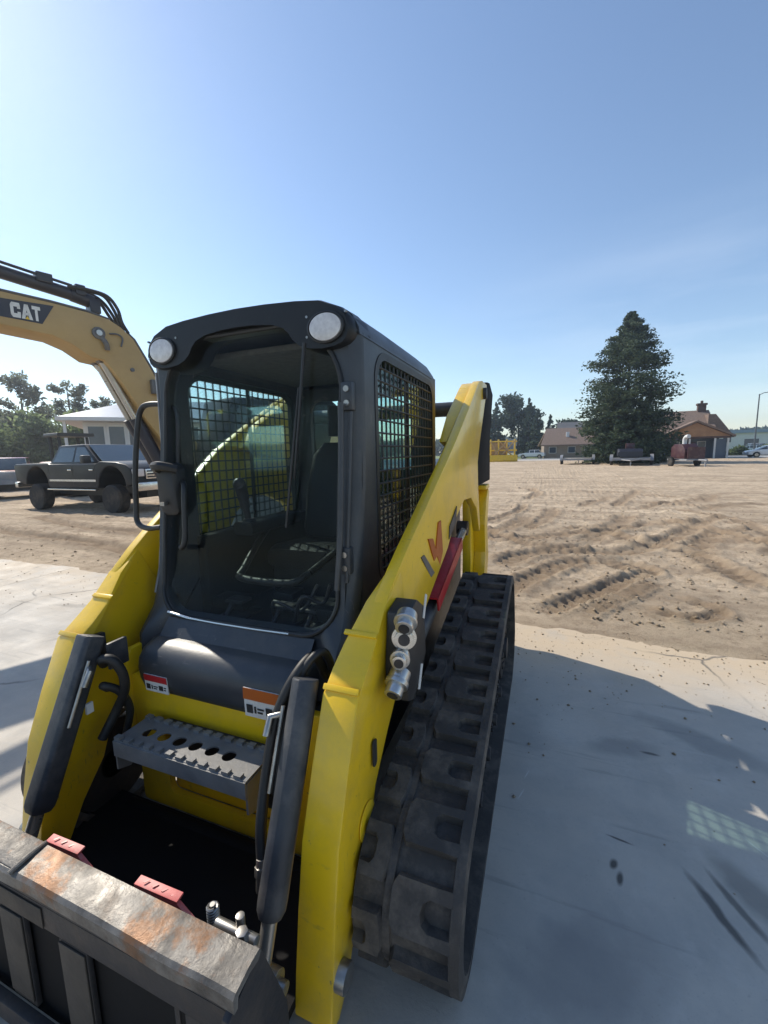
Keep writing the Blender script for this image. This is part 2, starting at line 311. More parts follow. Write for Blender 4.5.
# ================================================================== GROUND
def ground_mats():
    # concrete apron
    m, nt, N, L = new_mat('concrete')
    out = N.new('ShaderNodeOutputMaterial'); p = N.new('ShaderNodeBsdfPrincipled'); L.new(p.outputs[0], out.inputs[0])
    tc = N.new('ShaderNodeTexCoord')
    def noise(s, d=6, r=.6, v=None):
        n = N.new('ShaderNodeTexNoise'); n.inputs['Scale'].default_value = s; n.inputs['Detail'].default_value = d; n.inputs['Roughness'].default_value = r
        L.new(v or tc.outputs['Object'], n.inputs['Vector']); return n.outputs[0]
    def rng(x, a, b, c=0., d=1.):
        r = N.new('ShaderNodeMapRange'); r.inputs[1].default_value = a; r.inputs[2].default_value = b; r.inputs[3].default_value = c; r.inputs[4].default_value = d
        L.new(x, r.inputs[0]); return r.outputs[0]
    def mix(f, a, b, mode='MIX'):
        x = N.new('ShaderNodeMix'); x.data_type = 'RGBA'; x.blend_type = mode; L.new(f, x.inputs[0])
        for i, v in ((6, a), (7, b)):
            if isinstance(v, tuple): x.inputs[i].default_value = (*v, 1)
            else: L.new(v, x.inputs[i])
        return x.outputs[2]
    def mul(a, b):
        k = N.new('ShaderNodeMath'); k.operation = 'MULTIPLY'; L.new(a, k.inputs[0])
        if isinstance(b, float): k.inputs[1].default_value = b
        else: L.new(b, k.inputs[1])
        return k.outputs[0]
    col = mix(rng(noise(.9, 7), .35, .68), (.445, .405, .35), (.525, .48, .415))
    col = mix(mul(rng(noise(9, 6, .7), .48, .7), .35), col, (.36, .35, .33))
    col = mix(mul(rng(noise(2.1, 8, .65), .50, .70), .55), col, (.30, .29, .27))
    col = mix(mul(rng(noise(120, 2), .62, .72), .35), col, (.24, .235, .22))
    col = mix(mul(rng(noise(33, 5, .75), .63, .70), .42), col, (.16, .15, .14))
    col = mix(mul(rng(noise(.55, 6, .75), .44, .62), .45), col, (.33, .32, .30))
    col = mix(mul(rng(noise(3.7, 8, .75), .54, .70), .4), col, (.56, .535, .49))
    # sand tracked on from the lot
    sx = N.new('ShaderNodeSeparateXYZ'); L.new(tc.outputs['Object'], sx.inputs[0])
    sand = mul(rng(sx.outputs[1], .9, 2.2), rng(noise(1.7, 7, .7), .33, .56))
    col = mix(mul(sand, .75), col, (.50, .40, .28))
    spill = mul(mul(rng(sx.outputs[1], 1.35, 1.95), rng(sx.outputs[0], .3, 1.1)), rng(noise(2.6, 7, .7), .28, .5))
    col = mix(mul(spill, .92), col, (.52, .41, .28))
    vo = N.new('ShaderNodeTexVoronoi'); vo.feature = 'DISTANCE_TO_EDGE'; vo.inputs['Scale'].default_value = .33
    wn = N.new('ShaderNodeTexNoise'); wn.inputs['Scale'].default_value = 1.4; wn.inputs['Detail'].default_value = 7; L.new(tc.outputs['Object'], wn.inputs[0])
    wa = N.new('ShaderNodeVectorMath'); wa.operation = 'MULTIPLY_ADD'; wa.inputs[1].default_value = (.55, .55, 0); L.new(wn.outputs[1], wa.inputs[0]); L.new(tc.outputs['Object'], wa.inputs[2]); L.new(wa.outputs[0], vo.inputs['Vector'])
    col = mix(mul(rng(vo.outputs['Distance'], .006, .0015), mul(rng(noise(.8, 3), .45, .55), .8)), col, (.10, .095, .085))
    # rubber scuffs: long thin streaks
    sc = N.new('ShaderNodeMapping'); sc.inputs['Scale'].default_value = (1.1, 14, 1); sc.inputs['Rotation'].default_value = (0, 0, .9); L.new(tc.outputs['Object'], sc.inputs[0])
    col = mix(mul(rng(noise(1.1, 5, .6, sc.outputs[0]), .60, .72), .45), col, (.17, .165, .155))
    sc2 = N.new('ShaderNodeMapping'); sc2.inputs['Scale'].default_value = (1.6, 40, 1); sc2.inputs['Rotation'].default_value = (0, 0, -.4); L.new(tc.outputs['Object'], sc2.inputs[0])
    col = mix(mul(rng(noise(1.3, 4, .6, sc2.outputs[0]), .66, .74), .5), col, (.50, .49, .46))
    # worn-in stains at fixed places on the slab
    def stain(x, y, rot, a, b, c, amt, warp=.05):
        nonlocal col
        n = N.new('ShaderNodeTexNoise'); n.inputs['Scale'].default_value = 9; n.inputs['Detail'].default_value = 4
        L.new(tc.outputs['Object'], n.inputs[0])
        ad = N.new('ShaderNodeVectorMath'); ad.operation = 'MULTIPLY_ADD'; ad.inputs[1].default_value = (warp * 2,) * 3
        L.new(n.outputs[1], ad.inputs[0]); L.new(tc.outputs['Object'], ad.inputs[2])
        mp = N.new('ShaderNodeMapping'); mp.vector_type = 'TEXTURE'; mp.inputs['Location'].default_value = (x + warp, y + warp, 0)
        mp.inputs['Rotation'].default_value = (0, 0, rot); mp.inputs['Scale'].default_value = (a, b, 50)
        L.new(ad.outputs[0], mp.inputs[0])
        ln = N.new('ShaderNodeVectorMath'); ln.operation = 'LENGTH'; L.new(mp.outputs[0], ln.inputs[0])
        col = mix(mul(rng(ln.outputs['Value'], 1.0, .45), amt), col, c)
    stain(1.725, -.03, -1.13, .17, .022, (.07, .065, .06), .85, .015)
    stain(1.79, .02, -1.1, .15, .018, (.09, .085, .075), .75, .015)
    stain(1.86, .08, -1.0, .22, .08, (.13, .125, .11), .5, .03)
    stain(1.42, .045, 1.2, .028, .016, (.06, .055, .05), .9, .01)
    stain(1.435, -.005, 1.4, .034, .014, (.06, .055, .05), .9, .012)
    stain(1.46, .165, -.2, .055, .007, (.07, .06, .055), .85, .006)
    stain(1.55, .75, .3, .22, .09, (.24, .23, .215), .6, .05)
    stain(1.95, .95, -.5, .40, .10, (.22, .215, .20), .55, .06)
    stain(1.68, .75, 0., .05, .013, (.07, .065, .06), .8, .01)
    stain(1.30, -.35, .5, .3, .16, (.22, .21, .2), .5, .06)
    stain(1.10, .40, 1.25, .04, .003, (.62, .60, .56), .8, .002)
    stain(1.08, .27, 1.25, .045, .003, (.62, .60, .56), .8, .002)
    stain(1.95, .30, -.9, .07, .003, (.6, .58, .54), .7, .003)
    stain(-3.4, 1.3, .2, .5, .06, (.27, .25, .22), .6, .06)
    stain(-2.7, .8, .9, .3, .03, (.26, .24, .22), .6, .04)
    L.new(col, p.inputs['Base Color'])
    L.new(rng(noise(3), .3, .7, .62, .9), p.inputs['Roughness'])
    b = N.new('ShaderNodeBump'); b.inputs['Strength'].default_value = .25; b.inputs['Distance'].default_value = .006
    L.new(noise(70, 6, .7), b.inputs['Height']); L.new(b.outputs[0], p.inputs['Normal'])
    M['concrete'] = m
    # dirt
    m, nt, N, L = new_mat('dirt')
    out = N.new('ShaderNodeOutputMaterial'); p = N.new('ShaderNodeBsdfPrincipled'); L.new(p.outputs[0], out.inputs[0])
    tc = N.new('ShaderNodeTexCoord')
    col = mix(rng(noise(.55, 8, .65), .36, .64), (.46, .36, .255), (.68, .545, .39))
    col = mix(mul(rng(noise(3.5, 7, .7), .48, .72), .6), col, (.225, .155, .10))
    st = N.new('ShaderNodeMapping'); st.inputs['Scale'].default_value = (.12, 1.6, 1); st.inputs['Rotation'].default_value = (0, 0, .12)
    L.new(tc.outputs['Object'], st.inputs[0])
    col = mix(mul(rng(noise(1.3, 6, .7, st.outputs[0]), .44, .62), .7), col, (.31, .235, .165))
    st2 = N.new('ShaderNodeMapping'); st2.inputs['Scale'].default_value = (.1, .8, 1); st2.inputs['Rotation'].default_value = (0, 0, -.3)
    L.new(tc.outputs['Object'], st2.inputs[0])
    col = mix(mul(rng(noise(.9, 6, .7, st2.outputs[0]), .5, .68), .5), col, (.52, .41, .29))
    col = mix(mul(rng(noise(60, 3, .7), .55, .7), .4), col, (.31, .235, .165))
    col = mix(mul(rng(noise(26, 3, .7), .62, .72), .5), col, (.55, .47, .37))
    sx = N.new('ShaderNodeSeparateXYZ'); L.new(tc.outputs['Object'], sx.inputs[0])
    near = mul(mul(rng(sx.outputs[1], 3.6, 2.5), rng(sx.outputs[0], 1.0, 2.0)), rng(noise(1.6, 6), .35, .6))
    col = mix(mul(near, .6), col, (.50, .40, .28))
    at_ = N.new('ShaderNodeAttribute'); at_.attribute_name = 'turned'      # freshly turned, damper soil in the wheel tracks
    col = mix(mul(rng(at_.outputs['Fac'], .05, .7), .68), col, (.25, .18, .118))
    col = mix(mul(rng(noise(8, 8, .75), .50, .64), .6), col, (.26, .19, .13))
    L.new(col, p.inputs['Base Color']); p.inputs['Roughness'].default_value = .95; p.inputs['Specular IOR Level'].default_value = .2
    b = N.new('ShaderNodeBump'); b.inputs['Strength'].default_value = .9; b.inputs['Distance'].default_value = .035
    L.new(noise(34, 10, .85), b.inputs['Height']); L.new(b.outputs[0], p.inputs['Normal'])
    M['dirt'] = m
ground_mats()
M['field'] = mat('dry_grass_field', (.20, .21, .09), (.27, .25, .13), .95, scale=.08, dirt=(.34, .30, .17), dirt_amt=.6, dirt_scale=.05)
M['roadtop'] = mat('pale_road', (.44, .43, .40), (.38, .37, .35), .9, scale=.3)
M['lawn'] = mat('lawn_grass', (.14, .19, .06), (.19, .24, .085), .95, scale=.4, dirt=(.28, .27, .13), dirt_amt=.5, dirt_scale=.2)

tag(MB().add([(-1500, -300, -.16), (1500, -300, -.16), (1500, 2500, -.16), (-1500, 2500, -.16)], [(0, 1, 2, 3)]).build('ground', 'field', smooth=0), kind='structure')
# concrete apron: slab with real thickness, sawn joints as narrow gaps
ap = MB()
for (xa, xb) in ((-40, -5.204), (-5.196, 2.996), (3.004, 9)):
    ap.b2((xa, -14, -.15), (xb, 2.36, 0))
tag(ap.build('concrete_apron', 'concrete', smooth=0), kind='structure')

RUTS = [  # polyline on the ground, half width, depth, lug pitch
    ([(.74, 2.8), (.95, 3.4), (1.18, 3.87), (1.56, 4.42), (1.98, 4.49), (2.16, 4.17), (2.28, 3.99)], .13, .028, .15),
    ([(1.10, 2.50), (1.42, 2.86), (1.73, 3.27), (2.05, 3.8), (2.36, 4.2), (2.30, 4.50), (2.0, 4.75)], .11, .034, .13),
    ([(1.45, 2.45), (1.58, 2.64), (1.78, 2.92), (2.12, 3.39), (2.42, 3.8)], .06, -.035, .12),
    ([(1.9, 7.2), (2.61, 6.03), (3.12, 5.43), (3.24, 4.72), (3.39, 3.89)], .15, .045, .17),
    ([(3.3, 8.8), (3.89, 7.7), (4.19, 6.85), (4.6, 6.0), (5.2, 5.4)], .15, .05, .17),
    ([(-.5, 7.2), (.23, 6.26), (.8, 5.53), (1.4, 5.33), (1.95, 5.7)], .14, .045, .16),
    ([(1.95, 3.0), (2.11, 2.89), (2.39, 2.73), (2.69, 3.0), (2.37, 3.35)], .07, .025, .2),
    ([(.6, 4.0), (1.1, 4.9), (2.2, 5.2), (3.2, 6.6), (4.4, 9)], .16, .035, .16),
    ([(-12, 4.3), (-9, 3.7), (-7, 3.6), (-4.6, 3.1), (-3, 2.9)], .16, .05, .16),
    ([(-12, 5.6), (-8.6, 4.7), (-6.3, 4.5), (-4, 3.9)], .15, .04, .16),
]
_r = random.Random(5)
for _k in range(26):            # the lot is criss-crossed by shallow machine tracks, in pairs
    _x, _y, _a = _r.uniform(-1.5, 9), _r.uniform(3.6, 15), _r.uniform(-.5, 1.4)
    _c = _r.uniform(-.22, .22); _p = []; _n = _r.randint(4, 7)
    for _q in range(_n):
        _p.append((_x, _y)); _x += math.cos(_a) * .9; _y += math.sin(_a) * .9; _a += _c
    RUTS.append((_p, _r.uniform(.10, .17), _r.uniform(.012, .028), _r.uniform(.13, .19)))
def dirt_height(X, Y):
    dark = np.zeros(X.shape)
    edge = 2.27 + .16 * (fbm(X * 1.3, Y * 0 + 3, 3, 11) - .5) * 2
    edge = edge - .16 * np.clip((X - .9) / 1.2, 0, 1)
    ramp = np.clip((Y - edge) / .9, -.35, 1)
    h = .022 * ramp
    w = np.clip((Y - edge - .05) / 1.1, .04, 1)
    calm = 1 - .65 * np.clip((X - 2.0) / .8, 0, 1) * np.clip((4.2 - Y) / .8, 0, 1)     # smooth sand patch at the right
    n = (fbm(X * 2.2, Y * 2.2, 5, 3) - .48) * .06 + (np.abs(fbm(X * 6, Y * 6, 4, 5) - .47)) * .075 + (np.abs(fbm(X * 15, Y * 15, 3, 9) - .45)) * .055
    n2 = (fbm(X * .35 + .2 * Y, Y * 1.8, 4, 8) - .48) * .07                                # long tyre-drag ridges
    lumps = np.clip(fbm(X * 4.5, Y * 4.5, 3, 33) - .52, 0, 1) * .11
    h = h + w * calm * (n + lumps + n2 * np.clip((Y - 3.2) / 3, .2, 1))
    for pl, hw, dep, pitch in RUTS:
        P = spline([(a, b, 0) for a, b in pl], 5)
        best = np.full(X.shape, 9.); S = np.zeros(X.shape); side = np.zeros(X.shape); acc = 0
        xs = [p.x for p in P]; ys = [p.y for p in P]
        msk = (X > min(xs) - 1) & (X < max(xs) + 1) & (Y > min(ys) - 1) & (Y < max(ys) + 1)
        x = X[msk]; y = Y[msk]; b = np.full(x.shape, 9.); s_ = np.zeros(x.shape)
        for a_, c_ in zip(P[:-1], P[1:]):
            dx, dy = c_.x - a_.x, c_.y - a_.y; l = math.hypot(dx, dy) + 1e-9
            t = np.clip(((x - a_.x) * dx + (y - a_.y) * dy) / (l * l), 0, 1)
            d = np.hypot(x - a_.x - t * dx, y - a_.y - t * dy)
            k = d < b; b[k] = d[k]; s_[k] = (acc + t * l)[k]; acc += l
        d = b + .05 * (fbm(x * 4, y * 4, 2, 21) - .5)
        inside = np.clip((hw - d) / (.35 * hw), 0, 1)
        berm = np.exp(-((d - hw * 1.45) / (hw * .45)) ** 2)
        tooth = np.clip(np.sin(s_ * 2 * math.pi / pitch) * 2.5, -1, 1)
        fade = np.clip(np.minimum(s_, acc - s_) / .35, 0, 1)
        rough = .55 + .9 * fbm(x * 3.1, y * 3.1, 3, 41)
        dark[msk] = np.maximum(dark[msk], fade * np.clip(1.25 - d / (hw * 1.9), 0, 1) * (.35 + .9 * fbm(x * 5, y * 5, 3, 51)))
        h[msk] += fade * rough * (-dep * inside + berm * (abs(dep) * .6 + .012) + (inside * .016 + berm * .008) * tooth)
    return h, dark
def axis(segs):
    out = []
    for a, b, s in segs:
        n = max(1, int(round((b - a) / s))); out += [a + (b - a) * k / n for k in range(n)]
    return np.array(out + [segs[-1][1]])
xs = axis([(-70, -30, 2.), (-30, -13, .4), (-13, -3, .075), (-3, -.2, .2), (-.2, 5.0, .028), (5, 9, .09), (9, 20, .4), (20, 60, 2.)])
ys = axis([(1.6, 4.8, .028), (4.8, 7.5, .05), (7.5, 12, .12), (12, 24, .3), (24, 63, .8)])
X, Y = np.meshgrid(xs, ys)
Z, DARK = dirt_height(X, Y); Z = Z - .002
nx, ny = len(xs), len(ys)
idx = np.arange(nx * ny).reshape(ny, nx)
F = np.stack([idx[:-1, :-1], idx[:-1, 1:], idx[1:, 1:], idx[1:, :-1]], -1).reshape(-1, 4)
def np_mesh(name, V, F, m, smooth=True):
    me = bpy.data.meshes.new(name); me.vertices.add(len(V)); me.vertices.foreach_set('co', np.ascontiguousarray(V, dtype=np.float32).ravel())
    k = F.shape[1]; me.loops.add(F.size); me.loops.foreach_set('vertex_index', np.ascontiguousarray(F, dtype=np.int32).ravel())
    me.polygons.add(len(F)); me.polygons.foreach_set('loop_start', np.arange(0, F.size, k, dtype=np.int32))
    me.polygons.foreach_set('loop_total', np.full(len(F), k, dtype=np.int32))
    if smooth: me.polygons.foreach_set('use_smooth', np.ones(len(F), dtype=bool))
    me.update(calc_edges=True); me.validate(); me.materials.append(M[m] if isinstance(m, str) else m)
    return me
me = np_mesh('dirt_lot', np.stack([X, Y, Z], -1).reshape(-1, 3), F, 'dirt')
_at = me.attributes.new('turned', 'FLOAT', 'POINT'); _at.data.foreach_set('value', np.clip(DARK, 0, 1).astype(np.float32).ravel())
tag(bpy.data.objects.new('dirt_lot', me), kind='structure'); COL.objects.link(bpy.data.objects['dirt_lot'])
# street beyond the lot, its kerb, lawns
tag(MB().b2((-200, 62.5, -.2), (300, 73.5, .02)).build('street', 'roadtop', smooth=0), kind='structure')
tag(MB().b2((-200, 73.5, -.2), (300, 73.9, .14)).build('street_kerb', 'roadtop', smooth=0), kind='structure')
tag(MB().b2((-200, 73.9, -.2), (300, 150, .08)).build('lawn', 'lawn', smooth=0), kind='structure')

# loose stones and crumbs: countless, one object each on the slab and on the dirt
def stones(name, P, S, m):
    r = np.random.default_rng(9); n = len(P)
    base = np.array([(1, 0, 0), (-1, 0, 0), (0, 1, 0), (0, -1, 0), (0, 0, 1), (0, 0, -1)], float)
    V = P[:, None, :] + base[None] * S[:, None, None] * (.5 + .9 * r.random((n, 6, 1))) * np.array([1, 1, .7])
    f = np.array([(0, 2, 4), (2, 1, 4), (1, 3, 4), (3, 0, 4), (2, 0, 5), (1, 2, 5), (3, 1, 5), (0, 3, 5)])
    F = (np.arange(n)[:, None, None] * 6 + f[None]).reshape(-1, 3)
    o = bpy.data.objects.new(name, np_mesh(name, V.reshape(-1, 3), F, m, smooth=False)); COL.objects.link(o); tag(o, kind='stuff')
_g = np.random.default_rng(4)
n_ = 1500
px_ = np.where(_g.random(n_) < .6, _g.uniform(.9, 4.5, n_), _g.uniform(-9, -1.2, n_)); py_ = 2.3 - np.abs(_g.normal(size=n_)) * .75
S_ = .003 + .008 * _g.random(n_) ** 4
stones('loose_grit', np.stack([px_, py_, S_ * .4], 1), S_, 'dirt')
n_ = 5000
px_ = np.where(_g.random(n_) < .7, _g.uniform(.3, 6.5, n_), _g.uniform(-12, -2.5, n_)); py_ = 2.5 + 8 * _g.random(n_) ** 1.7
h_, _d = dirt_height(px_, py_)
S_ = .004 + .022 * _g.random(n_) ** 4
stones('soil_clods', np.stack([px_, py_, h_ + S_ * .2], 1), S_, 'dirt')
# ================================================================== COMPACT TRACK LOADER (x: to its left side, y: to its rear)
LD = thing('track_loader', 'yellow and anthracite compact track loader with an enclosed cab parked on the concrete', 'track loader')
# ---- tracks
def hull(points):
    P = sorted(set((round(a, 5), round(b, 5)) for a, b in points))
    def half(ps):
        o = []
        for p in ps:
            while len(o) > 1 and (o[-1][0] - o[-2][0]) * (p[1] - o[-2][1]) - (o[-1][1] - o[-2][1]) * (p[0] - o[-2][0]) <= 0: o.pop()
            o.append(p)
        return o
    return half(P)[:-1] + half(P[::-1])[:-1]
BH = .027                                           # lug height
IDL, SPR, RID = (-.415, .240, .240), (1.03, .525, .262), (1.20, .245, .245)
circ = []
for cy, cz, r in (IDL, SPR, RID):
    circ += [(cy + (r - BH) * math.cos(2 * math.pi * k / 96), cz + (r - BH) * math.sin(2 * math.pi * k / 96)) for k in range(96)]
LOOP = hull(circ); LOOP = [Vector((0, a, b)) for a, b in LOOP]
seg = [(LOOP[(i + 1) % len(LOOP)] - LOOP[i]).length for i in range(len(LOOP))]
PER = sum(seg)
def at_s(s):
    s = s % PER
    for i, l in enumerate(seg):
        if s <= l: break
        s -= l
    a, b = LOOP[i], LOOP[(i + 1) % len(LOOP)]
    t = (b - a).normalized(); return a + t * s, Vector((0, t.z, -t.y))
NP_ = 26; PITCH = PER / NP_
def on(s, x, h):
    p, n = at_s(s)
    # smooth normal
    n = (n + at_s(s - .03)[1] + at_s(s + .03)[1]).normalized()
    return p + n * h + Vector((x, 0, 0))
def make_track(side):
    sgn = side
    xi, xo, mid = (.665, .975, .768) if side == 1 else (.56, .80, .68)
    b = MB(); K = 150
    rings = []
    for k in range(K):
        s = PER * k / K
        rings.append([on(s, sgn * x, h) for x, h in ((xi, -.022), (xo, -.022), (xo + .0, .0), (xi, .0))])
    n = 4; vs = [p for r in rings for p in r]; fs = []
    for i in range(K):
        j = (i + 1) % K
        fs += [(i * n + q, i * n + (q + 1) % n, j * n + (q + 1) % n, j * n + q) for q in range(n)]
    b.add(vs, fs)
    belt = b.build('track', 'rubber', LD, smooth=50)
    lug = MB()
    def pad(s0, outer):
        Lp = PITCH * .70; a, c = Lp * .30, Lp * .70
        e0, e1 = (mid + .010, xo - .024) if outer else (mid - .010, xi + .004)
        nt = e1 + (e0 - e1) * .47; q = e0
        w = (e0 - e1) * .30
        # C-shaped pad: long bars with a pocket cut in from the outer edge, and a short tongue over the middle
        tg = -.004 if outer else .004
        poly = [(0, q + (e1 - q) * .08), (a * .5, q), (a * .9, q + tg), (c * 1.02, q + tg), (Lp - a * .5, q), (Lp, q + (e1 - q) * .08), (Lp, e1 + w), (Lp, e1), (c, e1), (c, nt + (e1 - nt) * .22), (c - (c - a) * .18, nt + (e1 - nt) * .05), ((a + c) / 2, nt), (a + (c - a) * .18, nt + (e1 - nt) * .05), (a, nt + (e1 - nt) * .22), (a, e1), (0, e1), (0, e1 + w)]
        cs, cx = Lp / 2, (q + e1) / 2
        base = [on(s0 + s, sgn * x, -.002) for s, x in poly]
        top = []
        for i, (s, x) in enumerate(poly):
            p0, p1 = poly[i - 1], poly[(i + 1) % len(poly)]
            d0 = Vector((s - p0[0], x - p0[1])).normalized(); d1 = Vector((p1[0] - s, p1[1] - x)).normalized()
            nn = Vector((d0.y + d1.y, -(d0.x + d1.x)))
            if nn.length > 1e-6: nn.normalize()
            k = -.007 if outer else .007
            k = -k
            top.append(on(s0 + s - nn.x * k * (1 if outer else 1), sgn * (x - nn.y * k), BH))
        m = len(poly)
        lug.add(base + top, [tuple(range(m, 2 * m))] + [(i, (i + 1) % m, (i + 1) % m + m, i + m) for i in range(m)])
    for k in range(NP_):
        pad(k * PITCH + .02, True); pad(k * PITCH + .02 + PITCH / 2, False)
    def band(x0, x1, h, ch):
        K2 = 190; rings = []
        for k in range(K2):
            q = PER * k / K2; rings.append([on(q, sgn * x, hh) for x, hh in ((x0, -.001), (x0 + ch, h), (x1 - ch, h), (x1, -.001))])
        vs = [v for r in rings for v in r]; fs = []
        for k in range(K2):
            j = (k + 1) % K2; fs += [(k * 4 + q, k * 4 + q + 1, j * 4 + q + 1, j * 4 + q) for q in range(3)]
        lug.add(vs, fs)
    band(xo - .036, xo + .001, BH - .0010, .005); band(mid - .013, mid + .013, BH * .4, .002)
    lug.build('tread_lugs', 'rubber', belt, smooth=30)
    # wheels inside the belt
    def wheel(nm, c, r, holes):
        w = MB(); cy, cz = c
        for x0 in (xi + .02, xo - .13):
            w.cyl((sgn * x0, cy, cz), (sgn * (x0 + .07), cy, cz), r, n=36)
        w.cyl((sgn * (xi + .02), cy, cz), (sgn * (xo - .035), cy, cz), r * .35, n=24)
        for k in range(holes):
            a = 2 * math.pi * k / holes
            w.cyl((sgn * (xo - .06), cy + r * .62 * math.cos(a), cz + r * .62 * math.sin(a)), (sgn * (xo - .05), cy + r * .62 * math.cos(a), cz + r * .62 * math.sin(a)), r * .12, n=12)
        return w.build(nm, 'darksteel', LD, bevel=.004)
    wheel('front_idler', IDL[:2], IDL[2] - BH - .026, 8)
    wheel('rear_idler', RID[:2], RID[2] - BH - .026, 8)
    wheel('drive_sprocket', SPR[:2], SPR[2] - BH - .05, 10)
    for yy in (.02, .29, .56, .83): wheel('track_roller', (yy, .145), .085, 6)
    f = MB().prism([(-.40, .22), (-.25, .36), (.25, .42), (.85, .60), (1.12, .58), (1.25, .30), (1.15, .20), (-.25, .18)], 'x', sgn * (xi + .05), sgn * (xo - .11))
    f.build('track_frame', 'darksteel', LD, bevel=.012)
for s in (1, -1): make_track(s)

# ---- chassis
ch = MB()
ch.prism([(-.36, .20), (-.36, .62), (-.12, .70), (1.95, .70), (1.95, .34), (1.8, .24), (0, .18)], 'x', -.49, .49)
ch.build('chassis', 'black', LD, bevel=.01)
# yellow front bulkhead with its recessed lower panel, seen under the step
fp = MB()
outer = [(x, -.385, z) for x, z in rrect(-.46, .46, .075, .66, .02, 4)]
inner = [(x, -.385, z) for x, z in rrect(-.30, .30, .15, .44, .03, 4)]
fp.ring(outer, inner, (0, .03, 0))
fp.plate([(x, -.345, z) for x, z in rrect(-.31, .31, .14, .45, .02, 3)], (0, .02, 0))
for s in (-1, 1):
    fp.prism([(-.40, .30), (-.40, .70), (-.37, .76), (-.20, .76), (-.05, .62), (-.05, .30)], 'x', s * .462, s * .49)
fp.build('front_bulkhead', 'yellow', LD, bevel=.004)
# cross shaft for the coupler at the foot of the bulkhead
MB().cyl((-.5, -.43, .07), (.5, -.43, .07), .03).b2((-.47, -.47, .03), (.47, -.39, .06)).build('front_skid', 'deepblack', LD, bevel=.005)

# ---- rounded lower cab cover with warning labels
def cov_prof():
    return [(-.20, .805), (-.27, .813), (-.335, .807), (-.385, .787), (-.412, .753), (-.42, .710), (-.415, .665), (-.40, .620), (-.37, .60), (-.20, .595)]
rings = []
for x, k in ((-.385, .86), (-.38, .95), (-.365, .985), (-.345, 1), (.345, 1), (.365, .985), (.38, .95), (.385, .86)):
    rings.append([(x, -.2 + (y + .2) * k, (.705 + (z - .705) * k)) for y, z in cov_prof()])
cov = MB().loft(rings).build('front_cover', 'grey', LD, smooth=50)
MB().b2((-.012, -.300, .8105), (.012, -.21, .819)).build('cover_clip', 'black', cov)
def label(nm, x0, x1, z0, z1, rows, par):
    """vinyl warning label on the cover face: coloured header band, white body, pictogram marks"""
    def yz(z): return -.4235 + abs(z - .702) * .06
    o = MB().plate([(x0, yz(z0), z0), (x1, yz(z0), z0), (x1, yz(z1), z1), (x0, yz(z1), z1)], (0, .004, 0)).build(nm, 'white', par, smooth=0)
    h = z1 - z0; zt = z1 - h * .38
    MB().plate([(x0, yz(zt) - .0015, zt), (x1, yz(zt) - .0015, zt), (x1, yz(z1) - .0015, z1), (x0, yz(z1) - .0015, z1)], (0, .001, 0)).build('label_header', rows, o, smooth=0)
    w = x1 - x0
    def pm(a, b, c, d):
        za, zb = z0 + h * c, z0 + h * d
        MB().plate([(x0 + w * a, yz(za) - .0015, za), (x0 + w * b, yz(za) - .0015, za), (x0 + w * b, yz(zb) - .0015, zb), (x0 + w * a, yz(zb) - .0015, zb)], (0, .001, 0)).build('label_print', 'ink', o, smooth=0)
    for q in ((.07, .24, .14, .44), (.29, .34, .16, .40), (.38, .56, .30, .36), (.38, .52, .18, .24), (.62, .80, .16, .44), (.84, .94, .34, .40), (.84, .92, .2, .26)): pm(*q)
label('warning_label', .155, .305, .625, .735, 'orange', cov)
label('warning_label', -.335, -.215, .628, .700, 'red', cov)

# ---- step
st = MB(); zs = .520; x0, x1, y0, y1 = -.325, .275, -.575, -.425
import itertools
hx = [-.235 + .0755 * k for k in range(6)]
# top sheet with six round holes: cells with a hole each
def holed(mb, xa, xb, ya, yb, cx, cy, r, z, t):
    n = 24; o = []; i_ = []
    for k in range(n):
        a = 2 * math.pi * k / n; dx, dy = math.cos(a), math.sin(a)
        sc = min(((xb - cx) if dx > 0 else (xa - cx)) / dx if abs(dx) > 1e-6 else 9, ((yb - cy) if dy > 0 else (ya - cy)) / dy if abs(dy) > 1e-6 else 9)
        o.append((cx + dx * sc, cy + dy * sc, z)); i_.append((cx + dx * r, cy + dy * r, z))
    # snap nearest points to the four corners
    for qx, qy in ((xa, ya), (xb, ya), (xb, yb), (xa, yb)):
        j = min(range(n), key=lambda k: (o[k][0] - qx) ** 2 + (o[k][1] - qy) ** 2); o[j] = (qx, qy, z)
    mb.ring(o, i_, (0, 0, -t))
edges = [x0 + .05] + [(a + b) / 2 for a, b in zip(hx, hx[1:])] + [hx[-1] + .038]
yc = -.500
for k, cx in enumerate(hx): holed(st, edges[k], edges[k + 1], y0 + .02, y1 - .02, cx, yc, .0245, zs, .006)
st.b2((x0, y0 + .02, zs - .006), (edges[0], y1 - .02, zs)); st.b2((edges[-1], y0 + .02, zs - .006), (x1, y1 - .02, zs))
# serrated front and rear rims
for (ya, yb) in ((y0, y0 + .02), (y1 - .02, y1)):
    nT = 12; w = (x1 - x0) / nT
    for k in range(nT):
        st.b2((x0 + k * w, ya, zs - .006), (x0 + (k + .55) * w, yb, zs + .010)); st.b2((x0 + (k + .55) * w, ya, zs - .006), (x0 + (k + 1) * w, yb, zs))
st.b2((x0, y0 - .006, zs - .062), (x1, y0, zs - .002)); st.b2((x0, y1, zs - .06), (x1, y1 + .006, zs - .002))
st.prism([(y0, zs - .01), (y0, zs - .12), (y0 + .05, zs - .14), (y0 + .09, zs - .09), (y1, zs - .06), (y1, zs - .01)], 'x', x1 - .006, x1 + .002)
st.prism([(y0, zs - .01), (y0, zs - .12), (y0 + .05, zs - .14), (y0 + .09, zs - .09), (y1, zs - .06), (y1, zs - .01)], 'x', x0 - .002, x0 + .006)
